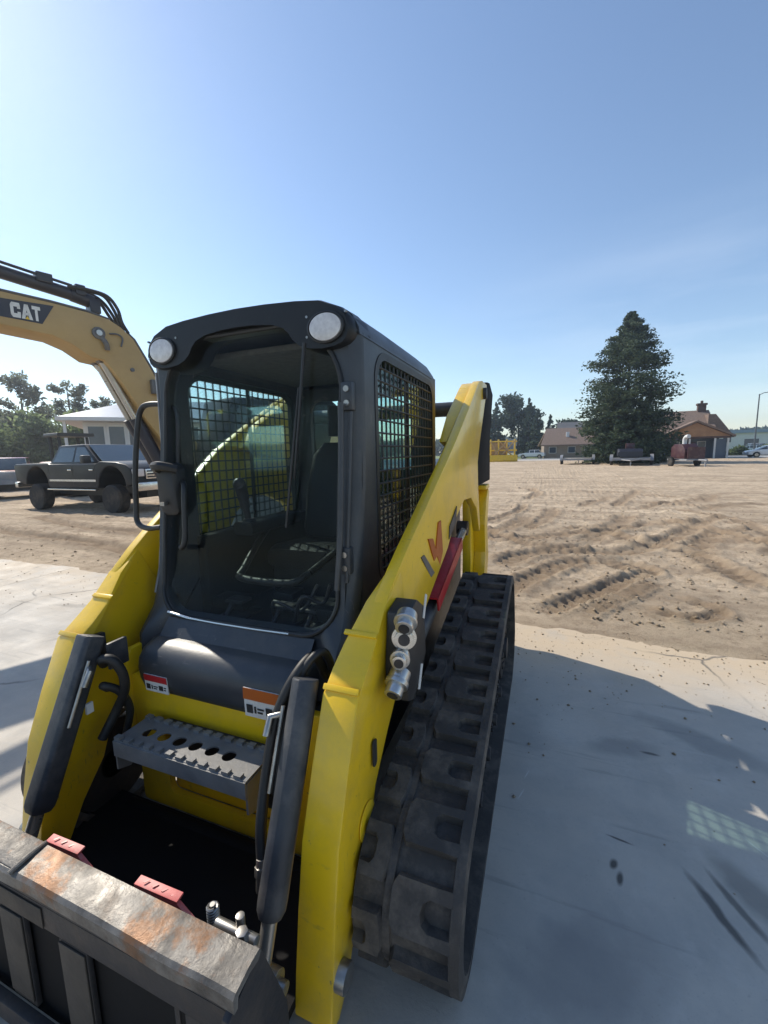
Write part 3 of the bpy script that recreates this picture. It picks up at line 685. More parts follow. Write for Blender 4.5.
stp = st.build('step', 'steptread', LD, smooth=20)
MB().b2((-.26, y1 + .006, zs - .05), (.22, -.385, zs - .02)).build('step_bracket', 'grey', stp, bevel=.003)

# ---- cab
def yf(z):                                             # front profile of the cab
    P = [(.64, -.30), (.72, -.325), (.80, -.318), (.90, -.235), (1.05, -.185), (1.45, -.118), (1.70, -.106), (1.86, -.104), (2.2, -.104)]
    for (a, b), (c, d) in zip(P, P[1:]):
        if z <= c: return b + (d - b) * max(0, (z - a)) / (c - a)
    return P[-1][1]
HW, CH = .462, .042
GL = rrect(-.425, .425, .885, 2.028, [.13, .13, .24, .24], 9)
cab = MB()
# front door frame with glass opening
out = []
for (gx, gz) in GL:
    cx, cz = 0, 1.43; dx, dz = gx - cx, gz - cz
    sc = min(HW / abs(dx) if abs(dx) > 1e-6 else 9, ((2.05 - cz) if dz > 0 else (cz - .66)) / abs(dz) if abs(dz) > 1e-6 else 9)
    out.append((cx + dx * sc, cz + dz * sc))
for qx, qz in ((-HW, .66), (HW, .66), (HW, 2.05), (-HW, 2.05)):
    j = min(range(len(out)), key=lambda k: (out[k][0] - qx) ** 2 + (out[k][1] - qz) ** 2); out[j] = (qx, qz)
cab.ring([(x, yf(z), z) for x, z in out], [(x, yf(z), z) for x, z in GL], (0, .045, 0))
# lower front panel keeps the fold of the profile: extra skin below the glass
zz = [.655, .70, .745, .80, .84, .872]
for za, zb in zip(zz, zz[1:]):
    cab.add([(-.36, yf(za) - .002, za), (.36, yf(za) - .002, za), (.36, yf(zb) - .002, zb), (-.36, yf(zb) - .002, zb)], [(0, 1, 2, 3)])
# rounded corner posts
for s in (-1, 1):
    rings = []
    for z in (.655, .72, .80, .90, 1.05, 1.25, 1.45, 1.65, 1.86, 1.985):
        y = yf(z); rings.append([(s * HW, y, z), (s * (HW + CH * .55), y + CH * .22, z), (s * (HW + CH * .9), y + CH * .62, z), (s * .503, y + CH + .005, z), (s * .47, y + CH + .01, z), (s * HW, y + .04, z)])
    cab.loft(rings)
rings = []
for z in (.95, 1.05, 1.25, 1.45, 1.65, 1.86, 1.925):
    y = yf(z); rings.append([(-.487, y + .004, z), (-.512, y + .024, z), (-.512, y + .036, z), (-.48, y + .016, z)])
LIT_STRIP = MB().loft(rings)  # added pale strip: paints the light along the left post's edge
# side walls with window openings
SW = rrect(.05, .975, 1.0, 1.955, [.08, .08, .10, .12], 8)
for s in (-1, 1):
    o2 = []
    for (gy, gz) in SW:
        cy, cz = .5, 1.5; dy, dz = gy - cy, gz - cz
        ft = (yf(gz) + CH + .002)
        sc = min(((1.03 - cy) / dy if dy > 0 else (ft - cy) / dy) if abs(dy) > 1e-6 else 9, ((1.985 - cz) if dz > 0 else (cz - .66)) / abs(dz) if abs(dz) > 1e-6 else 9)
        o2.append((cy + dy * sc, cz + dz * sc))
    for qy, qz in ((yf(.66) + CH, .66), (1.03, .66), (1.03, 1.985), (yf(1.985) + CH, 1.985)):
        j = min(range(len(o2)), key=lambda k: (o2[k][0] - qy) ** 2 + (o2[k][1] - qz) ** 2); o2[j] = (qy, qz)
    cab.ring([(s * .5, y, z) for y, z in o2], [(s * .5, y, z) for y, z in SW], (-s * .035, 0, 0))
# rear wall
RW = rrect(-.36, .36, 1.30, 1.90, .07, 6)
o3 = []
for gx, gz in RW:
    dx, dz = gx, gz - 1.5
    sc = min(.4985 / abs(dx) if abs(dx) > 1e-6 else 9, ((1.985 - 1.5) if dz > 0 else (1.5 - .66)) / abs(dz) if abs(dz) > 1e-6 else 9)
    o3.append((dx * sc, 1.5 + dz * sc))
for qx, qz in ((-.4985, .66), (.4985, .66), (.4985, 1.985), (-.4985, 1.985)):
    j = min(range(len(o3)), key=lambda k: (o3[k][0] - qx) ** 2 + (o3[k][1] - qz) ** 2); o3[j] = (qx, qz)
cab.ring([(x, 1.032, z) for x, z in o3], [(x, 1.032, z) for x, z in RW], (0, -.035, 0))
cab.b2((-.46, -.15, .66), (.46, 1.0, .74))
CAB = cab.build('cab', 'grey', LD, smooth=42)
LIT_STRIP.build('lit_post_strip', 'palegrey', CAB)
# roof
rs = []
for y, dz, e in ((-.09, 0, 0), (.3, .006, 0), (.7, .004, 0), (.93, -.006, 0), (.99, -.022, .006), (1.03, -.06, .015)):
    t = [(-.503, 1.975), (-.500, 2.0), (-.475, 2.045), (-.44, 2.072), (-.36, 2.090), (-.18, 2.102), (0, 2.106)]
    t = t + [(-a, b) for a, b in t[-2::-1]]
    top = [(x * (1 - e), y, (z if z < 1.99 else z + dz * (z - 1.975) / .12)) for x, z in t]
    rs.append(top + [(.47, y, 1.985), (.44, y, 2.05), (-.44, y, 2.05), (-.47, y, 1.985)])
MB().loft(rs).build('roof', 'grey', CAB, smooth=45)
MB().b2((-.45, .10, 2.0), (.45, .98, 2.03)).build('headliner', 'liner', CAB, bevel=.01)
# visor with the two lamp pods
up_ = [(-.503, 1.985), (-.49, 2.03), (-.455, 2.066), (-.38, 2.097), (-.28, 2.108), (-.14, 2.116), (0, 2.119)]
up_ = up_ + [(-a, b) for a, b in up_[-2::-1]]
lo = [(.492, 1.955), (.475, 1.938), (.44, 1.928), (.39, 1.924), (.33, 1.930), (.29, 1.945), (.262, 1.968), (.245, 1.995), (.22, 2.018), (.17, 2.036), (.08, 2.046), (0, 2.048)]
lo = lo + [(-a, b) for a, b in lo[-2::-1]]
vo = up_ + lo
def sh(k, dy): return [(x * k, dy, 2.02 + (z - 2.02) * k) for x, z in vo]
VIS = MB().loft([sh(.955, -.135), sh(.975, -.126), sh(.985, -.11), sh(1.0, .0), sh(1.0, .01)]).build('roof_visor', 'visorblack', CAB, smooth=35)
for s in (-1, 1):
    c = Vector((s * .392, -.137, 1.998)); b = MB()
    def disc(r, y, n=32): return [(c.x + r * math.cos(2 * math.pi * k / n), y, c.z + (.74 * r) * math.sin(2 * math.pi * k / n)) for k in range(n)]
    wl = b.loft([disc(.074, -.13), disc(.074, -.144), disc(.068, -.146), disc(.066, -.139)]).build('work_light', 'black', CAB, smooth=40)
    b = MB().loft([disc(.0655, -.138), disc(.063, -.1455), disc(.05, -.148), disc(.02, -.149)])
    b.build('lamp_lens', 'lens', wl, smooth=50)
    for dx, dz in ((-.078, .045), (.078, .045), (-.080, -.025)):
        MB().cyl((c.x + dx, -.137, c.z + dz), (c.x + dx, -.127, c.z + dz), .0045, n=10).build('lamp_screw', 'steel', wl)
# windshield
GI = [(x * 1.0, z) for x, z in rrect(-.432, .432, .878, 2.036, [.13, .13, .25, .25], 9)]
ZS = sorted(set([.878, .95, 1.05, 1.25, 1.45, 1.65, 1.86, 2.0]))
def half_w(z):
    xs_ = [x for x, zz in GI]
    best = 0
    for (a, b), (c, d) in zip(GI, GI[1:] + GI[:1]):
        if (b - z) * (d - z) <= 0 and abs(b - d) > 1e-9: best = max(best, abs(a + (c - a) * (z - b) / (d - b)))
    return best if best else .30
zl = [.879, .885, .895, .91, .93, .955, .985, 1.01, 1.05, 1.15, 1.25, 1.35, 1.45, 1.55, 1.65, 1.75, 1.80, 1.84, 1.88, 1.92, 1.955, 1.985, 2.010, 2.024, 2.032]
g = MB(); rows = []
for z in zl:
    w = half_w(z); rows.append([(w * t, yf(z) + .012 - .012 * (1 - t * t), z) for t in (-1, -.75, -.5, -.25, 0, .25, .5, .75, 1)])
g.loft(rows, closed=False, caps=False)
WS = g.build('windshield', 'glass', CAB, smooth=60)
# rubber seal / bright lower trim round the glass
path = [(x, yf(z) - .004, z) for x, z in GI]
MB().tube(path, .009, 8, True).build('window_seal', 'black', CAB)
lowp = [p for p in path if p[2] < .93]
MB().tube([(x, yf(.885) - .014, z) for x, z in [(-.36, .893), (-.25, .879), (-.1, .876), (.1, .876), (.25, .879)]], .006, 8).build('glass_trim', 'chrome', CAB)
# side and rear glass, guards
for s in (-1, 1):
    w = MB().plate([(s * .470, y, z) for y, z in SW], (-s * .004, 0, 0)).build('side_window', 'glass_side', CAB, smooth=0)
    fr = MB().ring([(s * .503, y, z) for y, z in rrect(.045, .98, .995, 1.96, [.085, .085, .105, .125], 8)], [(s * .503, y, z) for y, z in rrect(.075, .95, 1.025, 1.93, [.07, .07, .09, .10], 8)], (-s * .02, 0, 0))
    fr.build('window_frame', 'black', w)
    gd = MB()
    for k in range(17): 
        y = .09 + k * .0525; gd.tube([(s * .490, y, 1.01), (s * .490, y, 1.945)], .0045, 6)
    for k in range(17):
        z = 1.055 + k * .0525; gd.tube([(s * .494, .055, z), (s * .494, .97, z)], .0045, 6)
    gd.build('mesh_guard', 'black', w)
    MB().b2((s * .478, .50, 1.03), (s * .484, .525, 1.925)).build('sliding_frame', 'black', w)
    MB().b2((s * .40, .02, .74), (s * .46, 1.0, 1.17)).build('side_console', 'cabin', CAB, bevel=.02)
MB().plate([(x, 1.02, z) for x, z in RW], (0, .004, 0)).build('rear_window', 'glass_side', CAB, smooth=0)
# interior
seat = MB(); 
seat.loft([[(x, y, z) for x, z in rrect(-.24, .24, .96 + dz, 1.06 + dz, .04, 4)] for y, dz in ((.28, .0), (.34, .02), (.60, .0), (.74, -.01))])
SEAT = seat.build('seat', 'cabin', CAB, smooth=50)
bk = MB(); rr = []
for z, y, w in ((1.02, .70, .22), (1.10, .70, .25), (1.35, .76, .25), (1.55, .80, .22), (1.62, .815, .15)):
    rr.append([(x, yy + y, z) for x, yy in rrect(-w, w, -.06, .06, .05, 4)])
bk.loft(rr).build('backrest', 'cabin', SEAT, smooth=50)
hr = MB().loft([[(x, yy + .83, z) for x, yy in rrect(-.13, .13, -.045, .045, .04, 4)] for z in (1.66, 1.70, 1.80, 1.84)]); hr.build('headrest', 'cabin', SEAT, smooth=50)
MB().b2((-.23, .30, .74), (.23, .72, .96)).build('seat_base', 'cabin', SEAT, bevel=.03)
for s in (-1, 1):
    ar = MB().loft([[(s * .32 + x, y, z) for x, z in rrect(-.06, .06, 1.14, 1.21, .025, 4)] for y in (.20, .24, .62, .66)]).build('armrest', 'cabin', CAB, smooth=50)
    js = MB().tube(spline([(s * .31, .24, 1.19), (s * .31, .225, 1.26), (s * .305, .21, 1.30)], 4), .018, 10)
    js.tube(spline([(s * .305, .21, 1.29), (s * .30, .19, 1.36), (s * .295, .165, 1.41), (s * .288, .14, 1.42)], 4), [.026] * 3 + [.03] * 4 + [.032] * 3 + [.026, .02, .014], 12)
    js.build('joystick', 'black', CAB, smooth=60)
    MB().cyl((s * .31, .24, 1.195), (s * .31, .24, 1.225), .045, .03).build('joystick_boot', 'cabin', CAB)
MB().tube(spline([(-.36, .62, 1.20), (-.30, .35, 1.13), (-.20, .05, 1.02), (-.16, -.02, .99), (.10, -.02, .99), (.16, .05, 1.02)], 6), .017, 10).build('lap_bar', 'cabin', CAB, smooth=60)
MB().tube(spline([(.16, .05, 1.02), (.22, .3, 1.10), (.33, .62, 1.20)], 6), .017, 10).build('lap_bar', 'cabin', CAB, smooth=60)
for x in (-.22, .05, .22):
    pd = MB().b2((x - .07, -.13, .79), (x + .07, .10, .80)); pd.cyl((x - .03, -.05, .80), (x - .03, .03, .87), .012); pd.b2((x - .05, -.02, .86), (x + .05, .05, .875))
    pd.build('pedal', 'darksteel', CAB, bevel=.003)
fw_ = MB()
for x, y, z, w in ((-.28, .05, .84, .09), (.30, .02, .86, .07), (.12, .14, .83, .10), (-.05, .18, .85, .06), (.36, .12, .95, .05)):
    fw_.b2((x - w, y - .05, z - .03), (x + w, y + .06, z + .03))
fw_.build('floor_controls', 'cabin', CAB, bevel=.012)
tb = MB()
tb.tube(spline([(.10, .0, .80), (.16, -.02, .93), (.24, .02, .90), (.30, -.01, 1.0)], 5), .010, 8)
tb.tube(spline([(-.02, .02, .80), (.02, -.03, .90), (.14, .0, .86), (.2, .05, .97)], 5), .009, 8)
tb.tube(spline([(.31, .50, 1.52), (.30, .30, 1.46), (.34, .14, 1.30), (.36, .10, 1.10)], 5), .008, 8)
tb.tube(spline([(.36, .42, 1.60), (.36, .25, 1.52), (.38, .10, 1.32)], 5), .006, 8)
tb.build('control_cable', 'darksteel', CAB, smooth=60)
MB().loft([[(.40 + x, y, z) for x, z in rrect(-.05, .05, 1.66, 1.80, .02, 3)] for y in (.02, .10)]).build('display', 'cabin', CAB)
MB().tube([(.40, .04, 1.05), (.41, .05, 1.70)], .02, 8).build('pillar_trim', 'cabin', CAB)
# wiper
wp = MB().tube([(.30, yf(1.96) - .03, 1.955), (.275, yf(1.75) - .035, 1.75), (.235, yf(1.45) - .03, 1.46)], [.008, .006, .004], 8)
wp.tube([(.262, yf(1.80) - .022, 1.80), (.20, yf(1.28) - .022, 1.27)], .005, 6); wp.build('wiper', 'black', CAB)
# door hinge side: tube bar, hinge blocks and bolts
hb = MB().tube(spline([(.452, yf(1.40) - .035, 1.73), (.452, yf(1.40) - .04, 1.62), (.452, yf(1.2) - .035, 1.3), (.446, yf(1.0) - .03, 1.06)], 5), .011, 10)
hb.tube([(.475, yf(1.5) - .012, 1.70), (.470, yf(1.05) - .012, 1.08)], .008, 8)
hb.build('door_bar', 'grey', CAB, smooth=60)
for z in (1.755, 1.16):
    h = MB().b2((.44, yf(z) - .03, z - .05), (.485, yf(z) + .004, z + .05)).build('door_hinge', 'grey', CAB, bevel=.006)
    for dz in (-.025, .025): MB().cyl((.465, yf(z) - .038, z + dz), (.465, yf(z) - .028, z + dz), .011, n=12).build('hinge_bolt', 'steel', h)
# left grab loop, latch, inner handle
MB().tube(spline([(-.50, yf(1.22) + .02, 1.235), (-.60, -.13, 1.225), (-.668, -.12, 1.25), (-.678, -.11, 1.33), (-.672, -.10, 1.50), (-.652, -.08, 1.70), (-.625, -.075, 1.775), (-.57, -.075, 1.795), (-.46, -.075, 1.785), (-.405, -.08, 1.755), (-.392, -.09, 1.68), (-.40, -.10, 1.52)], 5), .0125, 10).build('grab_handle', 'black', CAB, smooth=60)
lt = MB().loft([[(-.395 + x * k, y, 1.44 + z * k) for x, z in rrect(-.055, .055, -.14, .085, .035, 5)] for y, k in ((yf(1.44) + .0, 1), (yf(1.44) - .05, 1), (yf(1.44) - .065, .8))])
LT = lt.build('door_latch', 'black', CAB, smooth=50)
MB().tube(spline([(-.43, yf(1.5) - .06, 1.50), (-.41, yf(1.5) - .10, 1.515), (-.37, yf(1.5) - .10, 1.515), (-.33, yf(1.5) - .06, 1.50)], 4), .02, 8).build('latch_lever', 'black', LT)
MB().b2((-.41, yf(1.4) - .082, 1.345), (-.385, yf(1.4) - .062, 1.36)).build('latch_key', 'steel', LT)
MB().tube(spline([(-.345, yf(1.42) - .015, 1.44), (-.300, yf(1.42) - .05, 1.43), (-.287, yf(1.3) - .05, 1.36), (-.285, yf(1.2) - .045, 1.22), (-.30, yf(1.15) - .04, 1.17), (-.345, yf(1.15) - .01, 1.16)], 5), .0115, 10).build('door_handle', 'black', CAB, smooth=60)

# ---- engine hood and rear
hd = MB().loft([[(x, y, z) for x, z in rrect(-w, w, .70, zt, .06, 5)] for y, w, zt in ((1.06, .50, 1.44), (1.5, .52, 1.50), (1.85, .50, 1.46), (2.02, .46, 1.30))])
hd.build('engine_hood', 'grey', LD, smooth=50)
MB().tube(spline([(-.22, 1.40, 1.48), (-.22, 1.41, 1.58), (-.22, 1.45, 1.66), (-.22, 1.52, 1.69)], 5), .035, 14).build('exhaust_stack', 'darksteel', LD, smooth=60)

# ---- lift arms
def xarm(y, z): return .655 + .085 * min(1, max(0, (y + z - .75) / 1.4))      # outer face: front legs toe in, rear towers stand wider
def aprism(mb, poly, s, d0, d1):
    """plate following the arm's outer face, from d0 to d1 outward of it"""
    n = len(poly)
    f0 = d0 if callable(d0) else (lambda y, z: d0)
    vs = [(s * (xarm(y, z) + f0(y, z)), y, z) for y, z in poly] + [(s * (xarm(y, z) + d1), y, z) for y, z in poly]
    mb.add(vs, [tuple(range(n)), tuple(range(2 * n - 1, n - 1, -1))] + [(k, k + n, (k + 1) % n + n, (k + 1) % n) for k in range(n)])
TOP = [(-.754, .04), (-.739, .152), (-.71, .33), (-.676, .50), (-.608, .673), (-.529, .85), (-.46, .90), (-.387, .955), (-.29, 1.056), (-.188, 1.140), (-.098, 1.205), (.024, 1.286), (.156, 1.376), (.317, 1.482), (.476, 1.590), (.776, 1.755), (1.131, 1.946), (1.22, 1.985), (1.34, 2.005), (1.55, 2.01)]
BOT = [(1.574, 1.983), (1.26, 1.614), (1.171, 1.48), (1.20, 1.33), (1.30, 1.05), (1.285, 1.01), (1.25, 1.04), (1.14, 1.189), (.923, 1.277), (.741, 1.285), (.577, 1.205), (.459, 1.077), (.233, .932), (.088, .847), (-.191, .689), (-.30, .60), (-.416, .49), (-.479, .324), (-.577, .20), (-.655, .06), (-.71, .02)]
def make_arm(s):
    up_t = [q for q in TOP if q[0] > -.30]; lo_b = [q for q in BOT if q[0] > -.25]
    a = MB(); aprism(a, [(-.30, 1.03)] + up_t + lo_b + [(-.25, .70)], s, -.045, 0)
    arm = a.build('lift_arm', 'yellow', LD, bevel=.006)
    # box-section front leg welded inside the plate
    leg = [q for q in TOP if q[0] < -.2] + [(-.17, 1.135), (-.07, .90), (-.10, .742), (-.191, .687)] + [q for q in BOT if q[0] < -.2]
    b = MB(); aprism(b, leg, s, lambda y, z: -.112 + .064 * min(1, max(0, (y + z - .50) / .42)), .003); b.build('front_leg', 'yellow', arm, bevel=.007)
    tw = [(.60, 1.60), (.776, 1.745), (1.131, 1.936), (1.22, 1.975), (1.34, 1.995), (1.54, 2.0), (1.50, 1.92), (1.22, 1.62), (1.10, 1.52), (.80, 1.56)]
    b = MB(); aprism(b, tw, s, -.115, -.0452); b.build('tower_box', 'yellow', arm, bevel=.006)
    for (yy, zz2, ang) in ((-.37, .975, .62), (-.518, .868, .9)):
        MB().box((s * .599, yy, zz2), (.115, .018, .010), Matrix.Rotation(ang, 3, 'X')).build('weld_seam', 'yellow', arm, bevel=.004)
    MB().cyl((s * .660, -.50, .44), (s * .664, -.50, .44), .055, n=28).build('pin_boss', 'yellow', arm, bevel=.004)
    b = MB(); b.loft([[(s * x, y, z) for y, z in rrect(-.455, -.425, .58, .67, .014, 4)] for x in (.6655, .669)]); b.build('slot', 'ink', arm)
    MB().cyl((s * .545, -.70, .155), (s * .685, -.70, .155), .035, n=24).build('pivot_pin', 'steel', arm, bevel=.004)
    MB().cyl((s * .60, 1.40, 1.93), (s * .762, 1.40, 1.93), .038, n=24).build('pivot_pin', 'darksteel', arm, bevel=.004)
    return arm
ARM = {}
for s in (1, -1):
    ARM[s] = make_arm(s)
    # rear upright: yellow frame plate, black rear link
    up1 = MB().prism([(1.40, .50), (1.42, .75), (1.40, 1.30), (1.74, 1.32), (1.80, 1.24), (1.72, 1.0), (1.80, .78), (1.74, .50)], 'x', s * .60, s * .66)
    UP = up1.build('rear_upright', 'yellow', LD, bevel=.006)
    up2 = MB().prism([(1.50, .55), (1.58, .80), (1.52, 1.02), (1.60, 1.19), (1.70, 1.27), (1.77, 1.24), (1.68, .99), (1.76, .75), (1.70, .55)], 'x', s * .6605, s * .742)
    up2.build('edge_flange', 'yellow', UP, bevel=.004)
    MB().b2((s * .662, 1.55, 1.27), (s * .745, 1.75, 1.30)).build('upright_cap', 'yellow', UP, bevel=.004)
    bl = MB().prism([(1.23, 1.32), (1.21, 1.46), (1.30, 1.605), (1.61, 1.975), (1.67, 2.045), (1.784, 2.055), (1.987, 1.995), (1.83, 1.66), (1.865, 1.32)], 'x', s * .66, s * .735)
    bl.build('rear_link', 'deepblack', LD, bevel=.012)
    # lift cylinder
    p0, p1 = Vector((s * .615, .10, .70)), Vector((s * .635, 1.28, 1.03))
    d = (p1 - p0).normalized()
    lc = MB().cyl(p0, p0 + d * .70, .042, n=20).build('lift_cylinder', 'guard', LD)
    MB().cyl(p0 + d * .70, p1, .026, n=16).build('cylinder_rod', 'rod', lc)
    MB().cyl((s * .59, p1.y, p1.z), (s * .66, p1.y, p1.z), .05, n=20).build('rod_eye', 'darksteel', lc)
    if s == 1:
        ang = math.atan2(d.z, d.y)
        rot = Matrix.Rotation(ang, 3, 'X')
        c = Vector((.63, .66, .892))
        br = MB()
        br.box(c + rot @ Vector((.012, 0, .050)), (.082, .64, .010), rot)
        br.box(c + rot @ Vector((.048, 0, .018)), (.010, .64, .074), rot); br.box(c + rot @ Vector((-.024, 0, .018)), (.010, .64, .074), rot)
        br.build('lift_arm_brace', 'red', LD, bevel=.003)
# torque tube
MB().cyl((-.62, 1.45, 1.845), (.62, 1.45, 1.845), .050, n=28).build('torque_tube', 'grey', LD)
# loader-arm brand mark: slanted strokes, orange over grey
def mark(pts, m, nm):
    b = MB(); b.add([(xarm(y, z) + .0055, y, z) for y, z in pts] + [(xarm(y, z) + .0, y, z) for y, z in pts], [tuple(range(len(pts)))] + [(k, (k + 1) % len(pts), (k + 1) % len(pts) + len(pts), k + len(pts)) for k in range(len(pts))])
    b.build(nm, m, ARM[1], smooth=0)
mark([(.123, 1.191), (.188, 1.180), (.240, 1.118), (.255, 1.239), (.292, 1.243), (.353, 1.086), (.316, 1.030), (.262, 1.085), (.222, 1.072)], 'orange', 'brand_mark')
mark([(.046, 1.130), (.080, 1.133), (.241, 1.012), (.213, .985)], 'catgrey', 'brand_stroke')
mark([(.453, 1.189), (.568, 1.274), (.562, 1.186), (.452, 1.124)], 'guard', 'arm_decal')

# ---- tilt cylinders with guards, hoses
for s in (-1, 1):
    p0, p1 = Vector((s * .478, -.515, .872)), Vector((s * .488, -.775, .290)); d = (p1 - p0).normalized()
    rot = d.to_track_quat('Z', 'Y').to_matrix()
    g = MB(); hw_ = .041 if s == 1 else .039
    rr = [[p0 + d * t + rot @ Vector((x * k, y * k, 0)) for x, y in rrect(-hw_, hw_, -hw_, hw_, .042 if s == 1 else .018, 5)] for t, k in ((-.006, .93), (-.002, .985), (.0, 1), (.555, 1), (.575, .96), (.59, .8))]
    TC = g.loft(rr).build('tilt_cylinder', 'guard', LD, smooth=45)
    q = p0 + d * .57; e = p1 + d * .085
    MB().cyl(q, e, .021, n=18).build('cylinder_rod', 'rod', TC)
    MB().cyl((e.x - .05, e.y, e.z), (e.x + .05, e.y, e.z), .034, n=20).cyl((e.x - .075, e.y, e.z), (e.x + .075, e.y, e.z), .018, n=16).build('rod_eye', 'steel', TC, bevel=.003)
    # mounting lug at the top, on the arm cross member
    for xa, xb in ((.41, .425), (.535, .56)): MB().b2((s * xa, -.50, .74), (s * xb, -.42, .845)).build('cylinder_bracket', 'guard', TC, bevel=.004)
    # fitting on the guard flank
    MB().tube([p0 + d * .10 + Vector((-s * .055, -.01, 0)), p0 + d * .10 + Vector((-s * .085, -.03, .0)), p0 + d * .15 + Vector((-s * .085, -.035, 0))], .011, 10).build('hose_fitting', 'steel', TC)
    MB().tube([p0 + d * .07 + Vector((-s * .052, -.02, 0)), p0 + d * .30 + Vector((-s * .052, -.02, 0))], .006, 8).build('hard_line', 'steel', TC)
hs = MB()
hs.tube(spline([(.46, -.36, .80), (.455, -.42, .90), (.435, -.50, .875), (.40, -.56, .77), (.395, -.62, .62), (.405, -.67, .50), (.425, -.70, .42)], 6), .0165, 10)
hs.build('hydraulic_hose', 'hose', LD, smooth=60)
h2 = MB().tube(spline([(.49, -.36, .82), (.485, -.41, .915), (.46, -.47, .90), (.425, -.52, .80), (.42, -.58, .66), (.425, -.62, .56)], 6), .013, 10); h2.build('hydraulic_hose', 'hose', LD, smooth=60)
MB().cyl((.425, -.70, .43), (.435, -.722, .35), .016, n=12).cyl((.427, -.705, .41), (.431, -.712, .385), .021, n=6).build('hose_end', 'steel', LD, bevel=.002)
h3 = MB().tube(spline([(-.445, -.50, .76), (-.405, -.53, .80), (-.365, -.52, .80), (-.345, -.50, .74), (-.36, -.49, .66), (-.40, -.50, .58), (-.43, -.55, .48)], 6), .0175, 10); h3.build('hydraulic_hose', 'hose', LD, smooth=60)
h4 = MB().tube(spline([(-.44, -.50, .66), (-.40, -.54, .70), (-.375, -.50, .66), (-.385, -.46, .56), (-.41, -.47, .45)], 6), .015, 10); h4.build('hydraulic_hose', 'hose', LD, smooth=60)
MB().b2((-.45, -.585, .60), (-.44, -.56, .64)).build('hose_tag', 'white', LD)

# ---- auxiliary hydraulic couplers on the right-hand elbow
ax = Vector((.18, -.86, -.42)).normalized()
bp_ = MB().prism([(-.31, 1.035), (-.22, 1.055), (-.13, 1.00), (-.11, .81), (-.27, .715), (-.33, .745), (-.34, .86)], 'x', .668, .745)
BP = bp_.build('coupler_block', 'black', LD, bevel=.008)
for (xx, yy, zz2, r, L_, a3) in ((.735, -.300, 1.030, .034, .065, (.10, -.80, -.30)), (.728, -.315, .965, .036, .040, (.30, -.95, .05)), (.722, -.330, .905, .029, .050, (.15, -.90, -.10)), (.722, -.335, .852, .034, .085, (-.05, -.80, -.50))):
    c = Vector((xx, yy, zz2)); q = MB(); a3 = Vector(a3).normalized()
    q.cyl(c + a3 * .0, c + a3 * (L_ * .45), r, n=28); q.cyl(c + a3 * (L_ * .42), c + a3 * (L_ * .62), r * 1.12, n=28)
    q.cyl(c + a3 * (L_ * .60), c + a3 * L_, r * .84, n=28)
    Q = q.build('quick_coupling', 'bright', BP, bevel=.003)
    MB().cyl(c + a3 * (L_ - .004), c + a3 * (L_ + .003), r * .52, n=20).build('coupling_bore', 'darksteel', Q)
MB().cyl((.742, -.30, .99), (.755, -.325, .98), .013, n=12).build('coupler_bolt', 'steel', BP)
for (yy, zz2) in ((-.135, 1.0), (-.200, .765)):
    MB().box((.7475, yy, zz2), (.003, .022, .085), Matrix.Rotation(R(-28), 3, 'X')).build('info_label', 'white', BP)

# ---- quick-attach plate hung on the arms
QA = bpy.data.objects.new('attachment_plate', None)
def rail_mat():
    m, nt, N, L = new_mat('worn_steel')
    out = N.new('ShaderNodeOutputMaterial'); p = N.new('ShaderNodeBsdfPrincipled'); L.new(p.outputs[0], out.inputs[0])
    tc = N.new('ShaderNodeTexCoord')
    def noise(s, d=7, r=.65):
        n = N.new('ShaderNodeTexNoise'); n.inputs['Scale'].default_value = s; n.inputs['Detail'].default_value = d; n.inputs['Roughness'].default_value = r
        L.new(tc.outputs['Object'], n.inputs[0]); return n.outputs[0]
    def rng(x, a, b, c=0., d=1.):
        r = N.new('ShaderNodeMapRange'); r.inputs[1].default_value = a; r.inputs[2].default_value = b; r.inputs[3].default_value = c; r.inputs[4].default_value = d
        L.new(x, r.inputs[0]); return r.outputs[0]
    def mix(f, a, b):
        x = N.new('ShaderNodeMix'); x.data_type = 'RGBA'; L.new(f, x.inputs[0])
        for i, v in ((6, a), (7, b)):
            if isinstance(v, tuple): x.inputs[i].default_value = (*v, 1)
            else: L.new(v, x.inputs[i])
        return x.outputs[2]
    c = mix(rng(noise(9), .38, .62), (.075, .069, .063), (.185, .172, .155))
    c = mix(rng(noise(5.5, 8, .7), .52, .60, 0, .85), c, (.17, .075, .026))
    c = mix(rng(noise(14, 8, .7), .55, .66, 0, .8), c, (.06, .045, .035))
    c = mix(rng(noise(60, 4), .58, .70, 0, .6), c, (.09, .07, .06))
    L.new(c, p.inputs['Base Color'])
    L.new(rng(noise(9), .35, .7, .5, .1), p.inputs['Metallic']); L.new(rng(noise(12), .3, .7, .35, .7), p.inputs['Roughness'])
    b = N.new('ShaderNodeBump'); b.inputs['Strength'].default_value = .4; b.inputs['Distance'].default_value = .006
    L.new(noise(35), b.inputs['Height']); L.new(b.outputs[0], p.inputs['Normal'])
    M['worn'] = m
rail_mat()
M['dusty'] = mat('dusty_steel', (.065, .054, .043), (.04, .034, .029), .7, scale=8, dirt=(.05, .04, .035), dirt_amt=.6, dirt_scale=9, bump=.2)
